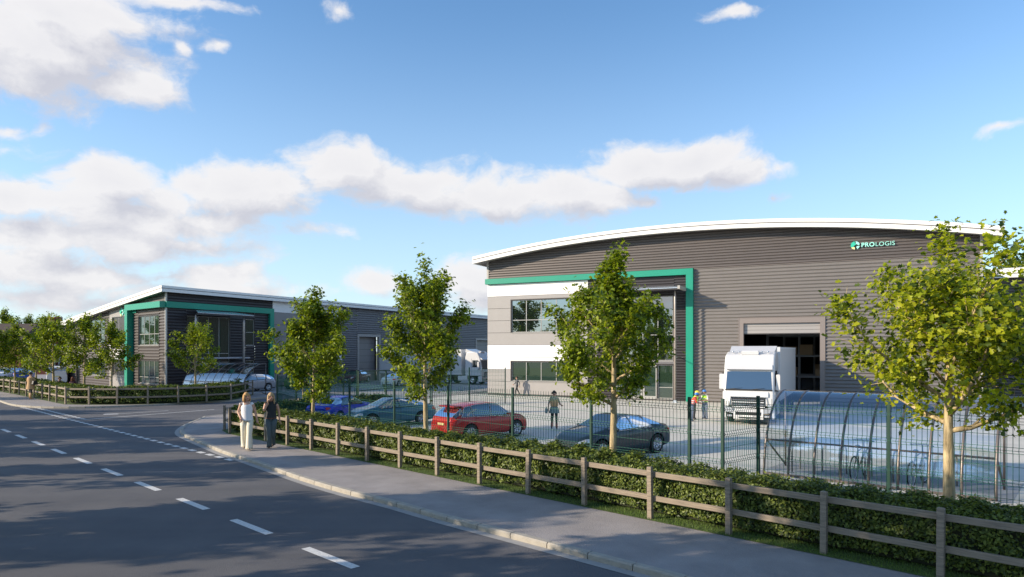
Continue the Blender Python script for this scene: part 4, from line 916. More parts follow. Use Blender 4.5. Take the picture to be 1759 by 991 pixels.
# ------------------------------------------------------------------ cars (local: x forward, y left, z up, origin on the ground under the middle)
def smooth_tab(xs, ys, X, k):
    v = np.interp(X, xs, ys); w = np.hanning(k+2)[1:-1]; w /= w.sum(); p = np.pad(v, k//2, mode='edge'); return np.convolve(p, w, 'valid')[:len(X)]
class Body:
    """car shell as a parametric surface S(x, t): t = 0 under the sill centre .. 1 roof centre line"""
    def __init__(s, c):
        s.c = c; L = c['L']; s.X = np.linspace(-L/2, L/2, 241); tab = lambda q, k=15: smooth_tab([a*L for a, _ in q], [b for _, b in q], s.X, k)
        s.zt = tab(c['top'], 9); s.zb = tab(c['belt'], 21); s.w = tab(c['width'], 13)*c['W']/2; s.wr = tab(c['roofw'], 15)*c['W']/2; s.zu = tab(c['sill'], 15)
    def ring(s, x):
        f = lambda a: float(np.interp(x, s.X, a)); zt, zb, w, wr, zu = f(s.zt), f(s.zb), f(s.w), f(s.wr), f(s.zu); zb = min(zb, zt-.015); g = max(0, zt-zb)
        pts = [(0, zu), (w*.86, zu), (w*.955, zu+.05), (w*.985, zu+.16), (w*1.0, zu+(zb-zu)*.50), (w*.992, zu+(zb-zu)*.80), (w*.955, zb-.012), (w*.925, zb+g*.04+.004),
               (w*.925+(wr-w*.925)*.5, zb+g*.50), (wr, zb+g*.86), (wr*.86, zb+g*.955), (wr*.5, zt-g*.008), (0, zt)]
        return pts
    def at(s, x, t):
        p = s.ring(x); u = t*(len(p)-1); i = min(int(u), len(p)-2); f = u-i; a, b, c, d = p[max(i-1, 0)], p[i], p[i+1], p[min(i+2, len(p)-1)]
        if i <= 1: return (b[0]+(c[0]-b[0])*f, b[1]+(c[1]-b[1])*f)
        h = lambda k: .5*((2*b[k])+(c[k]-a[k])*f*1+(2*a[k]-5*b[k]+4*c[k]-d[k])*f*f+(3*b[k]-a[k]-3*c[k]+d[k])*f**3)
        return (h(0), h(1))
    def P(s, x, t, side=1, off=0):
        e = .01; y, z = s.at(x, t)
        if off:
            y1, z1 = s.at(x, min(1, t+e)); y0, z0 = s.at(x, max(0, t-e)); ya, za = s.at(min(s.X[-1], x+.03), t); yb, zb = s.at(max(s.X[0], x-.03), t)
            a = Vector((0, y1-y0, z1-z0)); b = Vector((min(s.X[-1], x+.03)-max(s.X[0], x-.03), ya-yb, za-zb)); n = b.cross(a)
            if n.length > 1e-9: n.normalize(); n = n if (n.y > 0 or n.z > .3) else -n
            return Vector((x+n.x*off, (y+n.y*off)*side, z+n.z*off))
        return Vector((x, y*side, z))
TT = 12.0      # ring intervals
def car_meshes(c):
    B = Body(c); L = c['L']; parts = []; wx = (c['wf']*L, -c['wb']*L); wr_ = c['wheel']; ar = wr_+.055
    xs = sorted(set(list(np.linspace(-L/2, L/2, 66))+[w+s for w in wx for s in np.linspace(-ar, ar, 13)])); ts = list(np.linspace(0, 1, 43))
    b = MB(); V = []; Fc = []; n = len(ts)
    for x in xs:
        for t in ts:
            p = B.P(x, t); z = p.z
            for w in wx:
                dx = abs(x-w)
                if dx < ar and t < .62: z = max(z, wr_+math.sqrt(ar*ar-dx*dx))
            V.append((x, p.y, z))
    for i in range(len(xs)-1):
        for j in range(n-1): Fc.append((i*n+j, i*n+j+1, (i+1)*n+j+1, (i+1)*n+j))
    b.add(V, Fc, 0, True); b.add([(v[0], -v[1], v[2]) for v in V], [f[::-1] for f in Fc], 0, True)
    for e, x in ((0, 0), (1, len(xs)-1)):
        ringv = V[x*n:(x+1)*n]; b.add(ringv+[(v[0], -v[1], v[2]) for v in ringv[::-1]], [tuple(range(2*n))])
    # wheel housings
    for w in wx:
        for s in (1, -1): b.box(w-ar, w+ar, s*c['W']*.20-.02, s*c['W']*.20+.02, .22, wr_+ar-.03, 1)
    me = b.mesh('body', ['PAINT', 'black'] if 0 else [c['m'], 'black'])
    bm = bmesh.new(); bm.from_mesh(me); bmesh.ops.remove_doubles(bm, verts=bm.verts, dist=.0006); bmesh.ops.recalc_face_normals(bm, faces=bm.faces); bm.to_mesh(me); bm.free(); parts.append(('body', me, None))
    def patch(q, mi, off=.006, nx=8, ny=5, side=(1,), b=None, m='carglass', name='window', par=None, smooth=True):
        """bilinear patch in (x, t): q = (x,t) bottom-rear, bottom-front, top-front, top-rear"""
        b = b or MB()
        for s in side:
            V = [];
            for j in range(ny+1):
                for i in range(nx+1):
                    u, v = i/nx, j/ny; x = (q[0][0]*(1-u)+q[1][0]*u)*(1-v)+(q[3][0]*(1-u)+q[2][0]*u)*v; t = (q[0][1]*(1-u)+q[1][1]*u)*(1-v)+(q[3][1]*(1-u)+q[2][1]*u)*v
                    V.append(tuple(B.P(x, t, s, off)))
            b.add(V, [(j*(nx+1)+i, j*(nx+1)+i+1, (j+1)*(nx+1)+i+1, (j+1)*(nx+1)+i) for i in range(nx) for j in range(ny)], mi, smooth)
        return b
    def addp(name, b, m): parts.append((name, b.mesh(name, m), None))
    t0, t1 = 7.15/TT, 9.0/TT
    for q in c['side']:
        xa, xb, xc, xd = [v*L for v in q]      # bottom rear, bottom front, top front, top rear
        for s in (1, -1):
            addp('window_trim', patch([(xa-.03, t0-.022), (xb+.03, t0-.022), (xc+.02, t1+.02), (xd-.02, t1+.02)], 0, .004, 12, 6, (s,)), 'black')
            if c.get('trim'):
                cr = [(xa-.03, t0-.022), (xb+.03, t0-.022), (xc+.02, t1+.02), (xd-.02, t1+.02), (xa-.03, t0-.022)]; pl = []
                for (x0_, t0_), (x1_, t1_) in zip(cr, cr[1:]): pl += [B.P(x0_+(x1_-x0_)*k/6, t0_+(t1_-t0_)*k/6, s, .012) for k in range(6)]
                addp('window_trim', MB().tube(pl+[pl[0]], .011, 4), 'chrome')
            addp('side_window', patch([(xa, t0), (xb, t0), (xc, t1), (xd, t1)], 0, .014, 12, 6, (s,)), 'carglass')
    for nm, q in (('windscreen', c['ws']), ('rear_window', c['rw'])):
        xa, xb = q[0]*L, q[1]*L; b = MB()
        tl = 7.6/TT
        V = []; nx, ny = 10, 8
        for j in range(ny+1):
            v = j/ny
            for i in range(-nx, nx+1):
                u = abs(i)/nx; t = 1-(1-tl)*u; x = (xa+(xb-xa)*v) - (xa-xb)*0 + (xb-xa)*(.16 if nm == 'windscreen' else .12)*u*u*(1-v)
                V.append(tuple(B.P(x, t, 1 if i >= 0 else -1, .008)))
        w_ = 2*nx+1; b.add(V, [(j*w_+i, j*w_+i+1, (j+1)*w_+i+1, (j+1)*w_+i) for i in range(w_-1) for j in range(ny)], 0, True); addp(nm, b, 'carglass')
    # lights, grille, plates, handles, mirrors, door lines
    hx = L/2; fz = c['lz']; tz = c['tz']
    def tz_of(x, z):
        best = min((abs(B.at(x, t/60)[1]-z), t/60) for t in range(6, 56)); return best[1]
    for s in (1, -1):
        xa = hx-.02; xb = hx-c['hl']
        addp('headlight', patch([(xb, tz_of(xb, fz+.03)), (xa-.03, tz_of(xa-.03, fz-.06)), (xa-.05, tz_of(xa-.05, fz+.03)), (xb+.04, tz_of(xb+.04, fz+.12))], 0, .010, 8, 5, (s,)), 'lens')
        xa = -hx+.02; xb = -hx+c['tl']
        addp('tail_light', patch([(xa+.02, tz_of(xa+.02, tz-.07)), (xb, tz_of(xb, tz)), (xb-.03, tz_of(xb-.03, tz+.09)), (xa+.04, tz_of(xa+.04, tz+.07))], 0, .011, 8, 5, (s,)), 'red_light')
        for q in c['doors']:
            x = q*L; addp('door_gap', patch([(x-.006, 2.2/TT), (x+.006, 2.2/TT), (x+.006, 6.9/TT), (x-.006, 6.9/TT)], 0, .002, 1, 10, (s,)), 'black')
        for q in c['doors'][1:]:
            p = B.P(q*L+.14, 5.6/TT, s, .02); addp('door_handle', MB().box(p.x-.08, p.x+.08, p.y-.012, p.y+.012, p.z-.012, p.z+.012, 0, .005), c['m'])
        p = B.P(c['mir']*L, 7.2/TT, s, .0); mm = MB(Matrix.Translation((p.x, p.y+s*.14, p.z+.06))); mm.ball((0, 0, 0), .1, 0, 10, 6, (.55, 1.05, .62)); mm.xf = Matrix.Identity(4); mm.tube([(p.x, p.y, p.z), (p.x, p.y+s*.12, p.z+.04)], .02)
        addp('wing_mirror', mm, c['m'])
        addp('sill_trim', patch([(wx[1]+ar+.03, 1.6/TT), (wx[0]-ar-.03, 1.6/TT), (wx[0]-ar-.03, 2.6/TT), (wx[1]+ar+.03, 2.6/TT)], 0, .006, 6, 2, (s,)), 'black')
        yb = B.at(hx-.02, 4/TT)[0]
    zf = c['gz']
    if c.get('spoiler'): addp('roof_spoiler', MB().box(-.435*L, -.34*L, -c['W']*.30, c['W']*.30, 1.52, 1.57, 0, .015), c['m'])
    def faceplate(name, sgn, z0, z1, hw, m, off=.012, bars=0):
        xe = sgn*(hx); b = MB(); x0 = xe-sgn*.10; b.box(min(x0, xe+sgn*off), max(x0, xe+sgn*off), -hw, hw, z0, z1, 0, .012); addp(name, b, m)
    W_ = c['W']; fw = B.at(hx-.001, 4/TT)[0]; rw_ = B.at(-hx+.001, 4/TT)[0]
    faceplate('grille', 1, zf-.10, zf+.06, fw*.55, 'black', .015); faceplate('air_intake', 1, .20, .33, fw*.8, 'black', .010)
    for k in range(3): faceplate('grille_bar', 1, zf-.075+k*.045, zf-.062+k*.045, fw*.53, 'chrome', .024)
    faceplate('number_plate', 1, .36, .45, .24, 'plate_w', .028); faceplate('number_plate', -1, c['pz'], c['pz']+.10, .25, 'plate', .02); faceplate('rear_bumper_insert', -1, .22, .34, rw_*.75, 'black', .008)
    # wheels
    for w in wx:
        for s in (1, -1):
            y = s*(c['W']/2-.115); t = MB(Matrix.Translation((w, y, wr_))); h = .10
            t.lathe([(wr_*.66, -h), (wr_*.93, -h), (wr_, -h*.72), (wr_, h*.72), (wr_*.93, h), (wr_*.66, h), (wr_*.66, -h)], 28, 0, 'y'); tm = t.mesh('tyre', 'tyre')
            r = MB(Matrix.Translation((w, y, wr_))); r.lathe([(wr_*.70, -h*.9), (wr_*.70, h*.98), (wr_*.64, h*.98), (wr_*.62, -h*.2), (.001, -h*.3)], 28, 0, 'y') if s > 0 else r.lathe([(wr_*.70, h*.9), (wr_*.70, -h*.98), (wr_*.64, -h*.98), (wr_*.62, h*.2), (.001, h*.3)], 28, 0, 'y')
            for k in range(5):
                for dl in (-.16, .16):
                    a = 2*math.pi*k/5+dl; r.tube([(.03*math.cos(a), s*h*.75, .03*math.sin(a)), (wr_*.66*math.cos(a+dl*.3), s*h*.92, wr_*.66*math.sin(a+dl*.3))], [.028, .02], 4)
            r.lathe([(.001, s*h*.95), (.06, s*h*.9), (.065, s*h*.4)], 12, 0, 'y')
            parts.append(('wheel', tm, ('rim', r.mesh('rim', 'rim'))))
    for nm, me, sub in parts:
        if nm == 'wheel': continue
    return parts
def car(label, parts, x, y, z, hd, sc=1, cat='car', group=None):
    r = empty('car' if cat == 'car' else 'van', label, cat, T(x, y, z, hd) @ Matrix.Scale(sc, 4), group); Wm = WM(r)
    for nm, me, sub in parts:
        o = place(nm, me, r, Wm)
        if sub: place(sub[0], sub[1], o, Wm)
    return r
def shape(kind, m, **k):
    if kind == 'coupe':
        c = dict(L=4.5, W=1.82, m=m, wheel=.335, wf=.305, wb=.295, top=[(-.5,.80),(-.485,.97),(-.38,1.04),(-.20,1.33),(-.04,1.42),(.06,1.40),(.22,1.03),(.36,.90),(.46,.76),(.497,.62),(.5,.55)],
            belt=[(-.5,.76),(-.40,.96),(-.1,.93),(.2,.89),(.36,.82),(.46,.70),(.5,.56)], width=[(-.5,.72),(-.47,.88),(-.38,.975),(-.1,1),(.25,.985),(.38,.95),(.46,.84),(.5,.60)], roofw=[(-.5,.62),(-.38,.74),(-.2,.66),(0,.665),(.08,.68),(.22,.80),(.4,.78),(.5,.5)],
            sill=[(-.5,.28),(-.47,.26),(-.36,.2),(.4,.18),(.47,.22),(.5,.22)], side=[(-.25,-.035,-.015,-.14),(-.02,.205,.065,.005)], ws=(.235,.065), rw=(-.375,-.185), lz=.60, tz=.80, gz=.52, pz=.52, hl=.42, tl=.30, doors=[.22,-.03,-.25], mir=.17)
    elif kind == 'saloon':
        c = dict(L=4.6, W=1.82, m=m, wheel=.33, wf=.305, wb=.285, top=[(-.5,.82),(-.49,1.0),(-.37,1.06),(-.22,1.34),(-.05,1.43),(.05,1.42),(.20,1.06),(.36,.94),(.46,.80),(.497,.64),(.5,.56)],
            belt=[(-.5,.78),(-.40,.97),(-.1,.94),(.2,.90),(.36,.84),(.46,.72),(.5,.58)], width=[(-.5,.74),(-.47,.89),(-.38,.975),(-.1,1),(.25,.985),(.38,.95),(.46,.85),(.5,.62)], roofw=[(-.5,.62),(-.38,.74),(-.2,.68),(0,.68),(.08,.69),(.22,.80),(.4,.78),(.5,.5)],
            sill=[(-.5,.28),(-.47,.26),(-.36,.2),(.4,.18),(.47,.22),(.5,.22)], side=[(-.25,-.045,-.03,-.16),(-.03,.19,.06,-.01)], ws=(.215,.06), rw=(-.365,-.20), lz=.62, tz=.84, gz=.56, pz=.60, hl=.38, tl=.28, doors=[.2,-.035,-.24], mir=.16)
    elif kind == 'suv':
        c = dict(L=4.6, W=1.90, m=m, wheel=.385, wf=.30, wb=.29, top=[(-.5,.86),(-.49,1.08),(-.44,1.28),(-.35,1.54),(-.2,1.65),(0,1.68),(.08,1.64),(.225,1.18),(.36,1.07),(.46,.92),(.495,.72),(.5,.62)],
            belt=[(-.5,.82),(-.42,1.10),(-.1,1.06),(.2,1.02),(.36,.95),(.46,.82),(.5,.64)], width=[(-.5,.76),(-.47,.90),(-.38,.98),(-.1,1),(.25,.985),(.38,.95),(.46,.86),(.5,.64)], roofw=[(-.5,.70),(-.42,.72),(-.2,.72),(0,.715),(.08,.72),(.22,.82),(.4,.78),(.5,.5)],
            sill=[(-.5,.28),(-.47,.32),(-.36,.26),(.4,.25),(.47,.28),(.5,.28)], side=[(-.39,-.26,-.27,-.325),(-.24,-.045,-.03,-.25),(-.025,.205,.075,-.01)], ws=(.235,.08), rw=(-.482,-.37), lz=.78, tz=.98, gz=.66, pz=.74, hl=.36, tl=.24, doors=[.2,-.035,-.24], mir=.165)
    elif kind == 'hatch':
        c = dict(L=4.1, W=1.76, m=m, wheel=.31, wf=.31, wb=.30, top=[(-.5,.86),(-.49,1.02),(-.44,1.24),(-.36,1.42),(-.1,1.48),(.05,1.46),(.235,1.06),(.38,.94),(.47,.80),(.497,.66),(.5,.58)],
            belt=[(-.5,.80),(-.40,.98),(-.1,.95),(.2,.91),(.36,.85),(.46,.74),(.5,.6)], width=[(-.5,.78),(-.47,.90),(-.38,.98),(-.1,1),(.25,.985),(.38,.95),(.46,.86),(.5,.64)], roofw=[(-.5,.70),(-.42,.72),(-.2,.71),(0,.71),(.08,.71),(.22,.82),(.4,.78),(.5,.5)],
            sill=[(-.5,.28),(-.47,.26),(-.36,.2),(.4,.18),(.47,.22),(.5,.22)], side=[(-.38,-.23,-.24,-.34),(-.21,-.03,-.02,-.22),(-.01,.21,.07,0)], ws=(.245,.075), rw=(-.485,-.40), lz=.64, tz=.86, gz=.58, pz=.62, hl=.32, tl=.22, doors=[.2,-.02,-.22], mir=.17)
    else:
        c = dict(L=4.35, W=1.80, m=m, wheel=.31, wf=.315, wb=.30, top=[(-.5,1.2),(-.495,1.60),(-.47,1.76),(-.2,1.83),(.08,1.80),(.18,1.58),(.30,1.16),(.40,1.0),(.47,.86),(.497,.7),(.5,.6)],
            belt=[(-.5,1.05),(-.40,1.08),(-.1,1.08),(.2,1.02),(.36,.93),(.46,.78),(.5,.62)], width=[(-.5,.92),(-.47,.96),(-.38,1),(-.1,1),(.25,.985),(.38,.95),(.46,.88),(.5,.7)], roofw=[(-.5,.84),(-.42,.85),(-.2,.85),(0,.84),(.08,.82),(.22,.82),(.4,.78),(.5,.5)],
            sill=[(-.5,.28),(-.47,.26),(-.36,.22),(.4,.2),(.47,.24),(.5,.22)], side=[(-.16,-.0,.0,-.16),(.02,.25,.16,.02)], ws=(.31,.165), rw=(-.499,-.482), lz=.74, tz=1.0, gz=.62, pz=.80, hl=.32, tl=.14, doors=[.22,.01,-.18], mir=.2)
    c.update(k); return c
def car_px(label, kind, m, rear, front, z, sc, fix=None, **k):
    """stand a car on the contact points of its rear and front wheels on the seen side"""
    c = shape(kind, m, **k); a, b_ = G(*rear, z), G(*front, z); a.z = b_.z = z; d = (b_-a); hd = math.atan2(d.y, d.x) if fix is None else fix
    mid = (a+b_)/2; u = Vector((math.cos(hd), math.sin(hd), 0)); lat = Vector((-u.y, u.x, 0)); s = 1 if lat.dot(Vector((0, 0, 0))-mid) > 0 else -1
    p = mid-lat*s*(c['W']/2-.1)*sc - u*((c['wf']-c['wb'])/2*c['L'])*sc
    return car(label, car_meshes(c), p.x, p.y, z, hd, sc)
M['p_dark'] = paint('paint_dark_blue', (.012,.026,.040), .1); M['p_red'] = paint('paint_red', (.38,.013,.010), .15); M['p_teal'] = paint('paint_teal', (.03,.13,.19), .2)
M['p_blue'] = paint('paint_blue', (.010,.03,.55), .15); M['p_silver'] = paint('paint_silver', (.42,.43,.46), .6); M['p_green'] = paint('paint_olive', (.22,.32,.07), .2); M['p_pale'] = paint('paint_pale_green', (.68,.74,.68), .2)
M['p_plum'] = paint('paint_plum', (.14,.03,.06), .2); M['p_white'] = paint('paint_white', (.70,.70,.70), 0); M['p_hatchblue'] = paint('paint_mid_blue', (.02,.075,.33), .2)
Z = .109
car_px('dark blue-black coupe nearest the viewer, behind the hedge in front of the office entrance', 'coupe', 'p_dark', (1119.5,778.5), (1040,789), Z, .95, trim='chrome')
car_px('red estate car with roof spoiler, seen from behind between two fence posts', 'suv', 'p_red', (804.5,759), (888.4,749.5), Z, .86, trim='chrome', spoiler=1)
car_px('teal-blue coupe parked beside the bright blue saloon, nose towards the road', 'coupe', 'p_teal', (720,729), (642.5,734), Z, .90)
car_px('bright blue saloon with red tail lights, parked left of the teal coupe', 'saloon', 'p_blue', (577,728), (637,718.5), Z, .87)
car_px('silver off-roader in side view beside the small cycle shelter', 'suv', 'p_silver', (464,671.5), (412,674.5), .0, .93)
car_px('olive green estate with yellow plate at the mouth of the side road', 'suv', 'p_green', (513,669), (548,665.5), .0, .86)
car_px('pale silver-green coupe with red tail lights in the far yard', 'coupe', 'p_pale', (678,665.5), (711,662), .0, .95)
car_px('plum coloured saloon behind the edge-on mesh fence', 'saloon', 'p_plum', (637,656), (606,659), .0, .98)
car_px('teal hatchback mostly hidden behind the pale coupe', 'hatch', 'p_teal', (688,658), (718,655.5), .0, .95)
car_px('white hatchback by the brick garden wall at the far left', 'hatch', 'p_white', (34,654), (10,655.5), .0, 1.06)
car_px('mid blue hatchback between the two white vehicles at the far left', 'hatch', 'p_hatchblue', (66,655.5), (50,653), .0, 1.06, fix=R(118))
car(u'white compact van with black rear window beside the charcoal block', car_meshes(shape('van', 'p_white')), *TG(99, 72), .0, R(122), 1.04, 'van')

# ------------------------------------------------------------------ lorries (x forward)
def wheel_parts(r, X, x, y, rad, s, w=.3):
    t = MB(X @ Matrix.Translation((x, y, rad))); h = w/2
    t.lathe([(rad*.58, -h), (rad*.93, -h), (rad, -h*.7), (rad, h*.7), (rad*.93, h), (rad*.58, h), (rad*.58, -h)], 24, 0, 'y'); o = t.build('wheel', 'tyre', r)
    q = MB(X @ Matrix.Translation((x, y, rad))); q.lathe([(rad*.6, -h*.9*s), (rad*.6, h*.9*s), (rad*.42, h*.2*s), (rad*.30, h*.3*s), (rad*.22, h*.95*s), (.001, h*s)], 18, 0, 'y'); q.build('rim', 'rim', o)
def lorry(label, x, y, z, hd, sc, TLn=11.5):
    r = empty('lorry', label, 'lorry', T(x, y, z, hd) @ Matrix.Scale(sc, 4)); X = WM(r); wd = 1.22
    P = lambda nm, m, fn, par=None: part(nm, par or r, m, X, fn)
    # origin: middle of the front bumper on the ground
    prof = [(-2.25,.95),(-2.25,3.02),(-2.1,3.62),(-1.2,3.70),(-.62,3.52),(-.36,3.05),(-.30,2.86),(-.07,1.72),(-.02,1.30),(-.02,.95)]
    P('cab', 'truck', lambda b: (b.prism(prof, -wd, wd)))
    bm_ = [o for o in r.children if o.name.startswith('cab')][0]; mod = bm_.modifiers.new('b', 'BEVEL'); mod.width = .11; mod.segments = 3; mod.limit_method = 'ANGLE'; mod.angle_limit = R(20)
    P('windscreen', 'carglass', lambda b: b.add([(-.056,-1.10,1.80),(-.056,1.10,1.80),(-.292,1.05,2.80),(-.292,-1.05,2.80),(-.25,-1.10,1.80),(-.25,1.10,1.80),(-.45,1.05,2.80),(-.45,-1.05,2.80)], [(0,1,2,3),(7,6,5,4),(0,4,5,1),(1,5,6,2),(2,6,7,3),(3,7,4,0)]))
    P('windscreen_seal', 'black', lambda b: b.add([(-.040,-1.13,1.73),(-.040,1.13,1.73),(-.046,1.13,1.80),(-.046,-1.13,1.80),(-.2,-1.13,1.73),(-.2,1.13,1.73),(-.2,1.13,1.80),(-.2,-1.13,1.80)], [(0,1,2,3),(7,6,5,4),(0,4,5,1),(1,5,6,2),(2,6,7,3),(3,7,4,0)]))
    P('sun_visor', 'truck', lambda b: b.add([(-.02,-1.14,2.80),(-.02,1.14,2.80),(-.26,1.12,3.02),(-.26,-1.12,3.02),(-.3,-1.14,2.80),(-.3,1.14,2.80),(-.4,1.12,3.02),(-.4,-1.12,3.02)], [(0,1,2,3),(7,6,5,4),(0,4,5,1),(1,5,6,2),(2,6,7,3),(3,7,4,0)]))
    P('roof_light_bar', 'truck', lambda b: b.box(-.95, -.62, -.42, .42, 3.5, 3.74, 0, .05))
    P('roof_deflector', 'truck', lambda b: b.add([(-1.3,-1.1,3.66),(-1.3,1.1,3.66),(-2.2,1.15,3.98),(-2.2,-1.15,3.98),(-2.25,-1.15,3.6),(-2.25,1.15,3.6)], [(0,1,2,3),(3,2,5,4),(0,3,4),(1,5,2),(0,4,5,1)]))
    for s in (-.85, -.55, .55, .85): P('roof_lamp', 'lens', lambda b: b.ball((-.80, s, 3.68), .07, 0, 8, 5, (1,1,.7)))
    for s in (-1, 1):
        y0, y1 = sorted((s*1.22, s*1.47)); o = P('mirror', 'truck', lambda b: b.box(-.52, -.34, y0+.06*(s > 0), y1, 1.75, 2.55, 0, .04)); [P('mirror_arm', 'black', lambda b: b.tube([(-.45, s*1.1, q), (-.43, s*1.36, q-.02)], .03)) for q in (2.6, 1.74)]
        P('side_window', 'carglass', lambda b: b.add([(-.42, s*1.235, 1.95), (-1.30, s*1.235, 1.95), (-1.30, s*1.235, 2.72), (-.56, s*1.235, 2.72)], [(0,1,2,3)] if s < 0 else [(3,2,1,0)]))
        P('door_gap', 'black', lambda b: (b.box(-1.42, -1.40, min(s*1.222, s*1.228), max(s*1.222, s*1.228), 1.0, 2.9), b.box(-1.40, -.3, min(s*1.222, s*1.228), max(s*1.222, s*1.228), .98, 1.0)))
        P('corner_panel', 'truck', lambda b: b.add([(.02, s*.80, 1.62), (-.14, s*1.26, 1.66), (-.16, s*1.27, .95), (.04, s*.94, .95), (-.1, s*.80, 1.62), (-.3, s*1.2, 1.66), (-.3, s*1.2, .95), (-.1, s*.94, .95)], [(0,1,2,3),(7,6,5,4),(0,4,5,1),(1,5,6,2),(2,6,7,3),(3,7,4,0)]))
        P('headlight', 'lens', lambda b: b.add([(.045, s*.74, .84), (-.06, s*1.20, .95), (-.06, s*1.20, .66), (.05, s*.72, .58), (-.1, s*.74, .84), (-.2, s*1.1, .95), (-.2, s*1.1, .66), (-.1, s*.72, .58)], [(0,1,2,3),(7,6,5,4),(0,4,5,1),(1,5,6,2),(2,6,7,3),(3,7,4,0)]))
        P('fog_lamp', 'lens', lambda b: b.box(-.05, .035, min(s*.78, s*1.0), max(s*.78, s*1.0), .40, .50, 0, .02))
        P('step', 'black', lambda b: (b.box(-1.15, -.62, min(s*1.0, s*1.2), max(s*1.0, s*1.2), .38, .44), b.box(-1.15, -.62, min(s*1.0, s*1.19), max(s*1.0, s*1.19), .70, .76)))
        P('cab_fairing', 'truck', lambda b: b.box(-.55, -.08, min(s*1.1, s*1.23), max(s*1.1, s*1.23), .33, .95, 0, .03)); P('cab_fairing', 'truck', lambda b: b.box(-3.2, -1.95, min(s*1.1, s*1.2), max(s*1.1, s*1.2), .40, .98, 0, .03))
        wheel_parts(r, X, -1.35+.0, s*1.04, .50, s); wheel_parts(r, X, -4.6, s*1.02, .50, s, .5)
        for q in (0, 1.3, 2.6): wheel_parts(r, X, -TLn+.2-q, s*1.04, .48, s, .36)
        P('wiper', 'black', lambda b: b.tube([(-.035, s*.55-.35, 1.80), (-.085, s*.55+.32, 1.86)], .016, 4))
    P('grille', 'black', lambda b: b.box(-.05, .012, -.80, .80, .86, 1.36)); P('bonnet_panel', 'roofgrey', lambda b: b.prism([(-.05,1.40),(.03,1.42),(.02,1.58),(-.05,1.68)], -.95, .95)); P('chrome_strip', 'chrome', lambda b: b.box(-.04, .04, -.86, .86, 1.362, 1.398))
    for k in range(4):
        h_ = .79-.01*k; P('grille_slat', 'chrome' if k % 2 else 'roofgrey', lambda b: b.box(-.03, .04, -h_, h_, .885+k*.118, .935+k*.118, 0, .012))
    P('bumper', 'truck', lambda b: (b.prism([(-.45,.30),(.02,.30),(.05,.42),(.05,.58),(-.02,.84),(-.45,.84)], -.72, .72), ))
    P('bumper_grille', 'black', lambda b: b.box(.02, .058, -.62, .62, .50, .66)); P('bumper_grille', 'black', lambda b: b.box(.02, .060, -.45, .45, .345, .40))
    P('number_plate', 'plate_w', lambda b: b.box(.05, .072, -.26, .26, .42, .49))
    P('chassis', 'black', lambda b: (b.box(-6, -.6, -.45, .45, .55, .88), b.box(-5.4, -3.6, -1.2, 1.2, .86, 1.02), b.box(-TLn-3.4, -5.0, -.5, .5, .75, 1.05)))
    P('trailer', 'trailer', lambda b: b.box(-TLn-3.9, -2.75, -1.245, 1.245, 1.05, 3.92, 0, .03))
    P('trailer_skirt', 'black', lambda b: (b.box(-TLn-3.9, -2.76, -1.25, 1.25, 1.0, 1.06), b.box(-TLn+1.0, -5.6, -1.2, -1.16, .45, 1.0), b.box(-TLn+1.0, -5.6, 1.16, 1.2, .45, 1.0)))
    P('trailer_edge', 'roofgrey', lambda b: (b.box(-2.752, -2.72, -1.25, 1.25, 1.06, 3.93), b.box(-TLn-3.9, -2.75, -1.256, -1.246, 3.82, 3.925), b.box(-TLn-3.9, -2.75, 1.246, 1.256, 3.82, 3.925)))
    return r
lf = (G(1250,727.5,.105)+G(1322,733,.105))/2; dh = -dS
hdL = math.atan2(dh.y, dh.x)
lorry('white articulated lorry with its trailer backed into the open loading door', lf.x, lf.y, .108, hdL, .925, 9.0)
w0 = XR @ Vector((sR(632), -.2, 0)); dn = dF
lorry('grey-white articulated lorry in side view, backed up to the charcoal block in the far yard', (w0+dn*15.5).x, (w0+dn*15.5).y, 0, math.atan2(dn.y, dn.x), .93, 10.2)
# ------------------------------------------------------------------ cycle shelters and bicycles
def shelter(label, X, L, D, H, bays, rad=.036, flip=False):
    """x along the front, curved clear shell rising from the front foot over to the rear posts"""
    r = empty('cycle_shelter', label, 'cycle shelter', X)
    prof = [(D*(1-math.cos(a))*1.0, H*math.sin(a)**.92) for a in [math.pi/2*k/14 for k in range(15)]]
    prof = [(D*(.12*s+.88*(1-math.sqrt(max(0, 1-s*s)))), H*(s if 1 else 0)) for s in [k/16 for k in range(17)]]
    # quarter-ellipse: upright at the foot, level at the rear top
    prof = [(D*(1-math.cos(a)), H*math.sin(a)) for a in [math.pi/2*k/16 for k in range(17)]]
    fl = (lambda y: D-y) if flip else (lambda y: y)
    for i in range(bays+1):
        x = L*i/bays; part('hoop', r, 'shelter', X, lambda b: b.tube([(x, fl(y), z) for y, z in prof], rad, 6))
        if i < bays:
            g_ = L/bays; part('clear_sheet', r, 'poly', X, lambda b: b.add([(xx, fl(y)-.012, z+.012) for y, z in prof for xx in (x+.03, x+g_-.03)], [(2*k, 2*k+1, 2*k+3, 2*k+2) for k in range(16)], 0, True))
    part('top_rail', r, 'shelter', X, lambda b: b.box(0, L, fl(D)-.03, fl(D)+.03, H-.05, H+.01))
    ym, zm_ = D*(1-math.cos(math.asin(.42))), H*.42
    part('mid_rail', r, 'shelter', X, lambda b: b.tube([(0, fl(ym), zm_), (L, fl(ym), zm_)], .028))
    part('ground_rail', r, 'shelter', X, lambda b: b.box(0, L, fl(0)-.03, fl(0)+.05, 0, .06))
    for x in (0, L):
        part('rear_post', r, 'shelter', X, lambda b: b.tube([(x, fl(D), 0), (x, fl(D), H)], .03, 6))
        part('brace', r, 'shelter', X, lambda b: b.tube([(x, fl(ym), zm_), (x, fl(D), .05)], .028, 6))
    return r
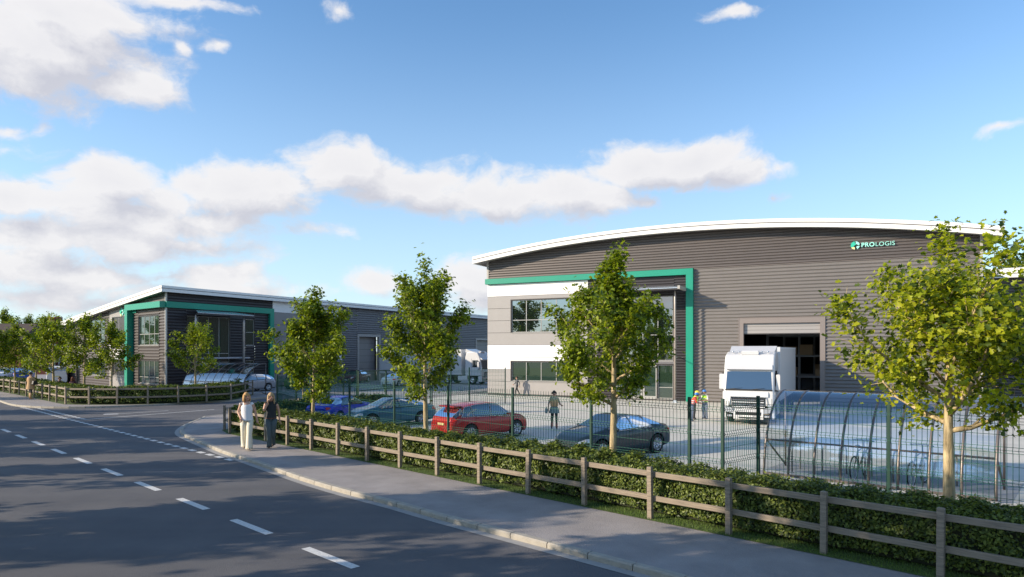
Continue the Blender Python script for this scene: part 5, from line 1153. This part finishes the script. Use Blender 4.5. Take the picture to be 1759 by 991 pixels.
def stand(label, X, grp):
    return tag(MB(X).tube([(0, 0, 0), (0, 0, .62), (0, .06, .74), (0, .18, .80), (0, .52, .80), (0, .64, .74), (0, .70, .62), (0, .70, 0)], .024, 7).build('cycle_stand', 'steel'), label, 'cycle stand', grp)
def bicycle(label, X, m='black'):
    r = empty('bicycle', label, 'bicycle', X); R_ = .33
    for x in (0, 1.03):
        w = part('wheel', r, 'tyre', X, lambda b: b.tube([(x+R_*math.cos(a), 0, R_+R_*math.sin(a)) for a in [2*math.pi*k/24 for k in range(25)]], .019, 6, caps=False))
        part('rim', w, 'rim', X, lambda b: (b.tube([(x+R_*.93*math.cos(a), 0, R_+R_*.93*math.sin(a)) for a in [2*math.pi*k/24 for k in range(25)]], .011, 4, caps=False), [b.tube([(x, 0, R_), (x+R_*.92*math.cos(a), 0, R_+R_*.92*math.sin(a))], .0028, 3, caps=False) for a in [2*math.pi*k/14 for k in range(14)]]))
    part('frame', r, m, X, lambda b: [b.tube(p, .017, 6) for p in ([(0,0,.33),(.43,0,.28)], [(0,0,.33),(.33,0,.78)], [(.33,0,.84),(.43,0,.28)], [(.43,0,.28),(.88,0,.72)], [(.34,0,.76),(.87,0,.82)], [(.86,0,.90),(1.03,0,.33)])])
    part('handlebar', r, 'black', X, lambda b: (b.tube([(.86,0,.88),(.88,0,1.0)], .014), b.tube([(.80,-.28,1.0),(.92,-.12,1.0),(.92,.12,1.0),(.80,.28,1.0)], .013)))
    part('saddle', r, 'black', X, lambda b: b.ball((.31,0,.9), .13, 0, 10, 6, (1.0,.5,.3)))
    part('crank', r, 'steel', X, lambda b: (b.lathe([(.001,-.02),(.09,-.02),(.09,0),(.001,0)], 14, 0, 'y') if 0 else b.tube([(.43,-.09,.28),(.43,.09,.28)], .012), b.tube([(.43,.09,.28),(.56,.09,.20)], .01), b.tube([(.43,-.09,.28),(.30,-.09,.36)], .01)))
    return r
s0 = G(1312.5,813.5,.109); s1_ = G(1711,861,.109); ds = (s1_-s0).normalized(); SL_ = (s1_-s0).length
XS = T(s0.x, s0.y, .11, math.atan2(ds.y, ds.x)); SD, SH = 1.72, 2.28
shelter('large clear curved cycle shelter with brown-grey hoops behind the green mesh fence', XS, SL_, SD, SH, 8)
structure(MB(XS).box(-.25, SL_+.3, -.12, SD+1.3, -.003, .0).build('shelter_paving', 'bay'))
ks = [.095,.21,.33,.45,.575,.70,.82]
for i, f in enumerate(ks): stand(['leftmost','second','third','middle','fifth','sixth','rightmost'][i]+' steel cycle stand from the left in the large shelter', XS @ T(SL_*f, .78, .003), 'cycle stands under the large shelter')
for i, (f, lb_, dy) in enumerate([(.415, 'dark bicycle leaning on a stand near the middle-left of the large shelter', 0), (.665, 'dark bicycle on a stand right of the middle of the large shelter', .02)]):
    bicycle(lb_, XS @ T(SL_*f, .45+dy, .003, R(84 if i else 88)), 'shelter')
# small shelter in front of the charcoal block
t0 = G(312,676,.109); t1_ = G(414,681,.109)
d_ = (t1_-t0).normalized(); XT = T(t0.x, t0.y, .11, math.atan2(d_.y, d_.x)); TLn_ = (t1_-t0).length
shelter('small clear curved cycle shelter behind the far hedge, beside the silver off-roader', XT, TLn_, 2.3, 2.45, 8, .035)

# ------------------------------------------------------------------ people (local: x forward, y left, z up; drawn for a height of about 1.72)
def person(label, x, y, z, hd, sc, pose=None, cols=None, hair=None, extras=(), sit=False, slim=1.0):
    J = dict(pel=(0,0,.94), wai=(0,0,1.08), che=(.01,0,1.27), shc=(0,0,1.40), nec=(.01,0,1.48), chin=(.035,0,1.545), fac=(.03,0,1.615), top=(.01,0,1.685),
             hL=(0,.09,.90), kL=(.02,.10,.50), aL=(-.02,.10,.09), tL=(.12,.11,.035), hR=(0,-.09,.90), kR=(.02,-.10,.50), aR=(-.02,-.10,.09), tR=(.12,-.11,.035),
             sL=(0,.165,1.385), eL=(-.02,.24,1.12), wL=(.06,.26,.88), sR=(0,-.165,1.385), eR=(-.02,-.24,1.12), wR=(.06,-.26,.88))
    J.update(pose or {}); Rr = dict(pel=(.155,.115), wai=(.125,.095), che=(.145,.105), shc=(.12,.085), nec=(.052,.052), chin=(.066,.078), fac=(.080,.098), top=(.062,.075),
             hL=.092, kL=.060, aL=.040, tL=.030, hR=.092, kR=.060, aR=.040, tR=.030, sL=.058, eL=.043, wL=.028, sR=.058, eR=.043, wR=.028)
    for k, v in (cols or {}).get('r', {}).items(): Rr[k] = v
    names = list(J); ix = {n: i for i, n in enumerate(names)}
    E = [('pel','wai'),('wai','che'),('che','shc'),('shc','nec'),('nec','chin'),('chin','fac'),('fac','top'),('pel','hL'),('hL','kL'),('kL','aL'),('aL','tL'),('pel','hR'),('hR','kR'),('kR','aR'),('aR','tR'),('shc','sL'),('sL','eL'),('eL','wL'),('shc','sR'),('sR','eR'),('eR','wR')]
    if sit: E = [e for e in E]
    me = bpy.data.meshes.new('body'); me.from_pydata([J[n] for n in names], [(ix[a], ix[b]) for a, b in E], []); o = bpy.data.objects.new('body', me); COL.objects.link(o)
    m = o.modifiers.new('s', 'SKIN'); m.use_smooth_shade = True
    for i, n in enumerate(names):
        q = Rr[n]; sv_ = me.skin_vertices[0].data[i]; sv_.radius = (q[1]*slim, q[0]*slim) if isinstance(q, tuple) else (q*slim, q*slim); sv_.use_root = (n == 'pel')
    u = o.modifiers.new('u', 'SUBSURF'); u.levels = 2; u.render_levels = 2
    bpy.context.view_layer.update(); dg = bpy.context.evaluated_depsgraph_get(); nm = bpy.data.meshes.new_from_object(o.evaluated_get(dg)); COL.objects.unlink(o); bpy.data.objects.remove(o); bpy.data.meshes.remove(me)
    nm.name = 'body'; c = dict(top='vest', legs='cream', arms='skin', feet='shoe', fore='skin'); c.update({k: v for k, v in (cols or {}).items() if k != 'r'})
    mats = [c['top'], c['legs'], 'skin', c['feet'], c['arms'], c['fore']]
    for q in mats: nm.materials.append(M[q])
    seg_ = [(a, b, {'kL':1,'aL':1,'tL':3,'kR':1,'aR':1,'tR':3,'hL':1,'hR':1,'wai':0,'che':0,'shc':0,'nec':0,'chin':2,'fac':2,'top':2,'sL':0,'eL':4,'wL':5,'sR':0,'eR':4,'wR':5}[b]) for a, b in E]
    A_ = np.array([J[a] for a, b, _ in seg_]); B_ = np.array([J[b] for a, b, _ in seg_]); K_ = np.array([k for *_, k in seg_])
    cen = np.empty(len(nm.polygons)*3); nm.polygons.foreach_get('center', cen); cen = cen.reshape(-1, 3); D = B_-A_; l2 = (D**2).sum(1)+1e-9
    tt = np.clip(((cen[:, None]-A_[None])*D[None]).sum(2)/l2, 0, 1); dist = np.linalg.norm(cen[:, None]-(A_[None]+tt[..., None]*D[None]), axis=2); k = K_[dist.argmin(1)]
    foot = cen[:, 2] < (min(J['aL'][2], J['aR'][2])+.02); k[(k == 1) & foot] = 3
    if 'neckz' in c: k[(k == 0) & (cen[:, 2] > c['neckz']) & (np.abs(cen[:, 1]-J['nec'][1]) < .09)] = 2
    k[(k == 2) & (cen[:, 2] < J['nec'][2]-.01)] = 0 if 'neckz' not in c else 2
    nm.polygons.foreach_set('material_index', k.astype(np.int32)); nm.polygons.foreach_set('use_smooth', np.ones(len(k), bool))
    # hands: a palm, four unequal curled fingers and a thumb joined to the wrist
    hb = MB()
    for s in ('L', 'R'):
        w = Vector(J['w'+s]); d = (w-Vector(J['e'+s])).normalized(); sg = 1 if s == 'L' else -1; side = Vector((1, 0, 0)); side = (side-d*side.dot(d)); side = side.normalized() if side.length > .2 else Vector((0, 0, 1)); nrm = d.cross(side)*sg
        p = w+d*.085; hb.tube([w-d*.01, w+d*.03, p-d*.01, p], [.024, .03, .036, .03], 8)
        for q, ln in enumerate((.068, .078, .072, .055)):
            st = p+side*(.027-.018*q)-d*.01; m1 = st+d*ln*.5-nrm*.012; hb.tube([st, m1, m1+d*ln*.30-nrm*.022, m1+d*ln*.42-nrm*.04], [.0105, .0095, .0085, .006], 6)
        th_ = w+d*.035+side*.028; hb.tube([w+d*.02+side*.012, th_, th_+(d*.8+side*.35).normalized()*.035-nrm*.01, th_+(d*.95).normalized()*.06-nrm*.02], [.014, .013, .011, .008], 6)
    hm = hb.mesh('hands', 'skin'); bm = bmesh.new(); bm.from_mesh(nm); k0 = len(bm.faces); bm.from_mesh(hm); bm.faces.ensure_lookup_table()
    for f in bm.faces[k0:]: f.material_index = 2; f.smooth = True
    bm.to_mesh(nm); bm.free(); bpy.data.meshes.remove(hm)
    r = empty('person', label, 'person', T(x, y, z, hd) @ Matrix.Scale(sc, 4)); X = WM(r); place('body', nm, r, X)
    f = Vector(J['fac']); fw = Vector((math.cos((cols or {}).get('look', 0)), math.sin((cols or {}).get('look', 0)), 0)); ft = Vector((-fw.y, fw.x, 0))
    part('nose', r, 'skin', X, lambda b: b.tube([f+fw*.088+Vector((0,0,.015)), f+fw*.112+Vector((0,0,-.018)), f+fw*.092+Vector((0,0,-.026))], [.008,.015,.01], 6))
    for s in (-1, 1): part('eye', r, 'eye', X, lambda b: b.ball(f+fw*.083+ft*s*.032+Vector((0,0,.016)), .0115, 0, 8, 6)); part('ear', r, 'skin', X, lambda b: b.ball(f+ft*s*.083-fw*.005, .026, 0, 8, 6, (.6, .45, 1.1)))
    part('mouth', r, 'lips', X, lambda b: b.ball(f+fw*.085+Vector((0,0,-.052)), .022, 0, 8, 5, (.45, 1, .32)))
    hs = hair or ('fair', 'short'); H_ = f+Vector((-.012*fw.x, -.012*fw.y, .028))
    if hs[0]:
        rn = np.random.default_rng(5); hb = MB(); hb.ball(H_-fw*.012, .104, 0, 16, 10, (.98, .88, 1.08), -.05)
        n = 26
        ln = {'short': .02, 'bob': .17, 'long': .27, 'tied': .06}[hs[1]]
        for q in range(n):
            a = math.pi*(.36+1.28*q/(n-1)); dv = fw*math.cos(a)+ft*math.sin(a); st = H_+dv*.092*(1 if abs(math.sin(a)) < .7 else .92)+Vector((0,0,.03)); l_ = ln*(1+rn.uniform(-.12, .12))
            hb.tube([st, st+dv*.012+Vector((0,0,-.05-l_*.3)), st+dv*(.006+rn.uniform(-.012,.02))+Vector((0,0,-.05-l_*.75)), st-dv*.01+Vector((0,0,-.06-l_))], [.020,.024,.020,.006], 5)
        if hs[1] == 'tied': hb.ball(H_-fw*.11+Vector((0,0,.03)), .045, 0, 8, 6)
        hb.build('hair', hs[0], r) if 0 else None
        me = hb.mesh('hair', hs[0], None); me.transform(Matrix.Identity(4)); place('hair', me, r, X)
    for ex in extras: ex(r, X, J)
    return r
def LP(fn): return fn
# part() authors in world space through X, so local shapes use X directly
def garment(name, m, prof, c=(0, 0), n=18, bumps=.0, lean=(0, 0)):
    def f(r, X, J):
        V = []; Fc = []
        for i, (rx, ry, z) in enumerate(prof):
            for k in range(n):
                a = 2*math.pi*k/n; q = 1+bumps*math.sin(a*6+i*.6)*(i/len(prof)); t = (prof[0][2]-z); V.append((c[0]+lean[0]*t+rx*q*math.cos(a), c[1]+lean[1]*t+ry*q*math.sin(a), z))
        for i in range(len(prof)-1):
            for k in range(n): q = (k+1) % n; Fc.append((i*n+k, i*n+q, (i+1)*n+q, (i+1)*n+k))
        b = MB(X); b.add(V, Fc, 0, True); b.build(name, m, r)
    return f
def trousers(m, flare=.085):
    def f(r, X, J):
        for s in ('L', 'R'):
            h, k, a = Vector(J['h'+s]), Vector(J['k'+s]), Vector(J['a'+s]); part('trouser_leg', r, m, X, lambda b: b.tube([h+Vector((0,0,.02)), h.lerp(k, .5), k, k.lerp(a, .5), a+Vector((0,0,.0)), a+Vector((0,0,-.055))], [.104, .094, .080, flare*.95, flare*1.05, flare*1.12], 12))
    return f
def helmet(m):
    def f(r, X, J):
        c = Vector(J['fac'])+Vector((-.01, 0, .045)); o = part('helmet', r, m, X, lambda b: (b.ball(c, .122, 0, 16, 8, (1.08, .95, .95), 0.0), b.lathe([], 3) if 0 else b.tube([c+Vector((.02+.135*math.cos(a), .118*math.sin(a), 0)) for a in [2*math.pi*k/20 for k in range(21)]], .010, 5, caps=False)))
    return f
def vest_hv(m, stripes='silver'):
    def f(r, X, J):
        sh, pe = Vector(J['shc']), Vector(J['wai']); ax = (sh-pe); V = []; n = 18; Fc = []
        rows = [(.0,.150,.185),(.3,.150,.180),(.62,.158,.19),(.9,.140,.19),(1.06,.085,.13)]
        for i, (t, rx, ry) in enumerate(rows):
            c = pe+ax*t+Vector((0,0,-.06*(1-t)))
            for k in range(n): a = 2*math.pi*k/n; V.append(tuple(c+Vector((rx*math.cos(a), ry*math.sin(a), 0))))
        for i in range(len(rows)-1):
            for k in range(n): q = (k+1) % n; Fc.append((i*n+k, i*n+q, (i+1)*n+q, (i+1)*n+k))
        MB(X).add(V, Fc, 0, True).build('vest', m, r)
        for t in (.12, .48):
            c = pe+ax*t+Vector((0,0,-.06*(1-t))); part('reflective_band', r, stripes, X, lambda b: b.lathe([(.001, 0)], 3) if 0 else b.add([tuple(c+Vector(((.158)*math.cos(a), (.192)*math.sin(a), dz))) for dz in (0, .05) for a in [2*math.pi*k/18 for k in range(18)]], [(k, (k+1) % 18, (k+1) % 18+18, k+18) for k in range(18)], 0, True))
    return f
def stand_at(px, py, z): p = G(px, py, z); return p.x, p.y, z
def scale_for(py_top, py_foot, z, h=1.70): d = F*(CH-z)/(py_foot-601); return (py_foot-py_top)/F*d/h
toView = R(-90)
zw = .10
# 1 woman in white vest and cream trousers
x, y, z = stand_at(424, 772.5, zw); s = scale_for(676.5, 773, zw)
person('woman in a white sleeveless top and wide cream trousers, walking on the pavement', x, y, z, R(-78), s,
  dict(kL=(.13,.09,.50), aL=(.16,.09,.10), tL=(.31,.10,.045), kR=(-.02,-.10,.50), aR=(-.22,-.10,.13), tR=(-.10,-.11,.04), eR=(-.03,-.25,1.14), wR=(.12,-.16,.97), eL=(-.04,.24,1.13), wL=(-.02,.29,.90), chin=(.035,.01,1.545)),
  dict(top='vest', legs='cream', feet='beige', arms='skin', fore='skin', neckz=1.36, look=.55), ('blond', 'bob'),
  [trousers('cream', .098), garment('top', 'vest', [(.115,.155,1.36),(.135,.175,1.28),(.128,.158,1.12),(.14,.17,1.02),(.155,.188,.90)])])
# 2 woman in black top and jeans, hand to her face
x, y, z = stand_at(465.5, 769.5, zw); s = scale_for(677.5, 771.5, zw)
person('woman in a black top and blue jeans holding one hand to her face', x, y, z, R(-72), s,
  dict(kL=(.05,.06,.50), aL=(-.16,.05,.13), tL=(-.04,.05,.05), kR=(.10,-.05,.50), aR=(.06,-.05,.09), tR=(.20,-.06,.035), eR=(.12,-.21,1.17), wR=(.13,-.085,1.46), eL=(-.05,.235,1.13), wL=(-.04,.25,.89)),
  dict(top='blacktop', legs='jeans', feet='shoe', arms='skin', fore='skin', look=.15), ('fair', 'long'),
  [trousers('jeans', .075), garment('top', 'blacktop', [(.115,.16,1.38),(.132,.17,1.28),(.118,.145,1.12),(.13,.155,1.03),(.142,.17,.96)]), garment('belt', 'brownbelt', [(.138,.166,.972),(.146,.174,.93)])], slim=.96)
# 3 woman in camel coat, seen from behind
x, y, z = stand_at(52, 686.3, zw); s = scale_for(640.5, 687.3, zw)
person('woman in a camel coat and tan boots seen from behind by the far timber fence', x, y, z, R(80), s,
  dict(kL=(.06,.07,.50), aL=(.03,.08,.09), kR=(-.02,-.07,.50), aR=(-.08,-.08,.10), eR=(.10,-.24,1.15), wR=(.20,-.14,1.22), eL=(.0,.25,1.15), wL=(.12,.24,.95)),
  dict(top='camel', legs='charcoal', feet='tan', arms='camel', fore='camel'), ('darkhair', 'short'),
  [garment('coat', 'camel', [(.13,.175,1.40),(.15,.20,1.28),(.14,.175,1.10),(.17,.215,.90),(.20,.25,.66)], bumps=.04), lambda r, X, J: [part('boot', r, 'tan', X, lambda b: b.tube([Vector(J['k'+q]).lerp(Vector(J['a'+q]), .2), Vector(J['a'+q])], [.068, .052], 10)) for q in 'LR']])
hbx = Vector((x, y, 0)); 
Xb = T(x, y, z, R(80)) @ Matrix.Scale(s, 4) @ T(.02, -.30, .93)
bagr = empty('handbag', 'black shoulder bag carried by the woman in the camel coat', 'bag', Xb)
part('bag_body', bagr, 'black', Xb, lambda b: b.prism([(-.17,.0),(.17,.0),(.19,.06),(.13,.26),(-.13,.26),(-.19,.06)], -.05, .05)); part('strap', bagr, 'black', Xb, lambda b: b.tube([(-.1,0,.25),(-.07,.03,.42),(0,.05,.5),(.07,.03,.42),(.1,0,.25)], .01))
# 4, 5 seated on the terrace behind the hedge
for (px_, py_, lb_, cl, hr, hd) in ((102.5, 680.5, 'dark-haired person in a dark top sitting behind the far hedge', 'mauve', ('darkhair', 'short'), R(-60)), (124.5, 681.5, 'auburn-haired person in a dark plum top sitting behind the far hedge, back to the viewer', 'mauve', ('auburn', 'bob'), R(100))):
    x, y, z = stand_at(px_, py_, .1); s = 1.12
    person(lb_, x, y, z-.0, hd, s, dict(hL=(0,.1,.90-.42+.02), hR=(0,-.1,.50), pel=(0,0,.52), wai=(0,0,.66), che=(.02,0,.85), shc=(.02,0,.98), nec=(.03,0,1.06), chin=(.055,0,1.125), fac=(.05,0,1.195), top=(.03,0,1.265),
      kL=(.42,.12,.50), aL=(.42,.12,.09), tL=(.55,.12,.035), kR=(.42,-.12,.50), aR=(.42,-.12,.09), tR=(.55,-.12,.035), sL=(.02,.165,.965), eL=(.08,.23,.74), wL=(.30,.18,.66), sR=(.02,-.165,.965), eR=(.08,-.23,.74), wR=(.30,-.18,.66)),
      dict(top=cl, legs='charcoal', feet='shoe', arms=cl, fore='skin'), hr)
    st_ = empty('chair', 'plain cafe chair under the '+('facing' if hd < 0 else 'auburn-haired')+' person behind the far hedge', 'chair', T(x, y, z, hd) @ Matrix.Scale(s, 4)); X_ = WM(st_)
    part('seat', st_, 'fdark', X_, lambda b: b.box(-.2, .2, -.2, .2, .37, .40)); part('backrest', st_, 'fdark', X_, lambda b: b.box(-.23, -.20, -.2, .2, .40, .80))
    for sx_ in (-.18, .18):
        for sy_ in (-.18, .18): part('leg', st_, 'fdark', X_, lambda b: b.tube([(sx_, sy_, 0), (sx_, sy_, .37)], .012))
# 6 man walking by the office
x, y, z = stand_at(888, 680.5, .109); s = scale_for(647.5, 681, .109)
person('man in a grey jacket and black trousers striding past the white-panelled office wall', x, y, z, R(-150), s,
  dict(kL=(.20,.09,.52), aL=(.22,.09,.10), tL=(.36,.09,.06), kR=(-.10,-.09,.52), aR=(-.36,-.09,.17), tR=(-.26,-.09,.06), eR=(.04,-.22,1.14), wR=(.20,-.18,1.05), eL=(-.14,.23,1.16), wL=(-.12,.24,.92)),
  dict(top='greytop', legs='charcoal', feet='shoe', arms='greytop', fore='greytop'), ('darkhair', 'short'))
# 7 woman with skirt and leggings
x, y, z = stand_at(952, 737.5, .109); s = scale_for(673, 738.5, .109)
person('woman in a beige cardigan, grey-green skirt and dark leggings walking across the yard', x, y, z, R(-88), s,
  dict(kL=(.10,.09,.50), aL=(.10,.10,.10), tL=(.24,.10,.04), kR=(-.04,-.09,.50), aR=(-.12,-.10,.12), tR=(0,-.11,.04), eR=(-.03,-.25,1.15), wR=(.08,-.27,.93), eL=(.0,.26,1.14), wL=(.18,.30,1.10)),
  dict(top='beige', legs='charcoal', feet='shoe', arms='beige', fore='skin', look=.1), ('darkhair', 'short'),
  [garment('skirt', 'skirt', [(.14,.165,1.02),(.165,.20,.90),(.20,.25,.74)], bumps=.06), garment('cardigan', 'tan', [(.12,.165,1.34),(.145,.185,1.2),(.14,.175,1.05)]), lambda r, X, J: [part('leg_warmer', r, 'sock', X, lambda b: b.tube([Vector(J['k'+q]).lerp(Vector(J['a'+q]), .55), Vector(J['a'+q])], [.052, .056], 10)) for q in 'LR']])
Xb = T(x, y, z, R(-88)) @ Matrix.Scale(s, 4) @ T(.05, -.36, .74)
bg2 = empty('handbag', 'grey-green bag hanging from the hand of the woman in the skirt', 'bag', Xb)
part('bag_body', bg2, 'skirt', Xb, lambda b: b.prism([(-.15,.0),(.15,.0),(.17,.06),(.1,.2),(-.1,.2),(-.17,.06)], -.05, .05)); part('strap', bg2, 'skirt', Xb, lambda b: b.tube([(-.08,0,.19),(-.04,.02,.28),(.04,.02,.28),(.08,0,.19)], .01))
# 8-10 workers in hard hats
x, y, z = stand_at(1188, 723.5, .109); s = scale_for(673.5, 725, .109)
bend = dict(wai=(.05,0,1.07), che=(.14,0,1.22), shc=(.19,0,1.33), nec=(.24,0,1.40), chin=(.285,0,1.435), fac=(.30,0,1.50), top=(.29,0,1.57), sL=(.18,.165,1.31), sR=(.18,-.165,1.31), eL=(.26,.24,1.08), wL=(.46,.14,1.05), eR=(.26,-.24,1.08), wR=(.46,-.14,1.05))
person('worker in an orange-red vest and blue helmet bending towards the others', x, y, z, R(-10), s, bend, dict(top='red', legs='denim', feet='shoe', arms='red', fore='skin'), ('darkhair', 'short'), [helmet('helmblue'), vest_hv('red'), trousers('denim', .075)])
x, y, z = stand_at(1194, 721, .109); s = scale_for(672.5, 722, .109)
person('worker in a lime vest and yellow helmet, behind the one in the orange-red vest', x+.05, y+.35, z, R(-15), s*1.02, {k: (v[0]*.6, v[1], v[2]+.03) for k, v in bend.items()}, dict(top='hiviz', legs='charcoal', feet='shoe', arms='hiviz', fore='skin'), ('fair', 'short'), [helmet('helmyellow'), vest_hv('hiviz'), trousers('charcoal', .075)])
x, y, z = stand_at(1211, 719.5, .109); s = scale_for(671.5, 721, .109)
person('worker in a lime vest and blue helmet, right of the group, looking down', x, y, z, R(-140), s, dict(eL=(.06,.24,1.14), wL=(.27,.10,1.12), eR=(.06,-.24,1.14), wR=(.27,-.08,1.12), chin=(.055,0,1.54), fac=(.06,0,1.60), top=(.04,0,1.67)), dict(top='paleshirt', legs='denim', feet='shoe', arms='paleshirt', fore='skin'), ('darkhair', 'short'), [helmet('helmblue'), vest_hv('hiviz'), trousers('denim', .078)])
Xp = T(x-.30, y-.18, z+1.05*s, R(30)); tag(MB(Xp).box(-.12, .12, -.16, .16, 0, .02).build('site_plan', 'plate_w'), 'white sheet of paper held between the three workers', 'paper')
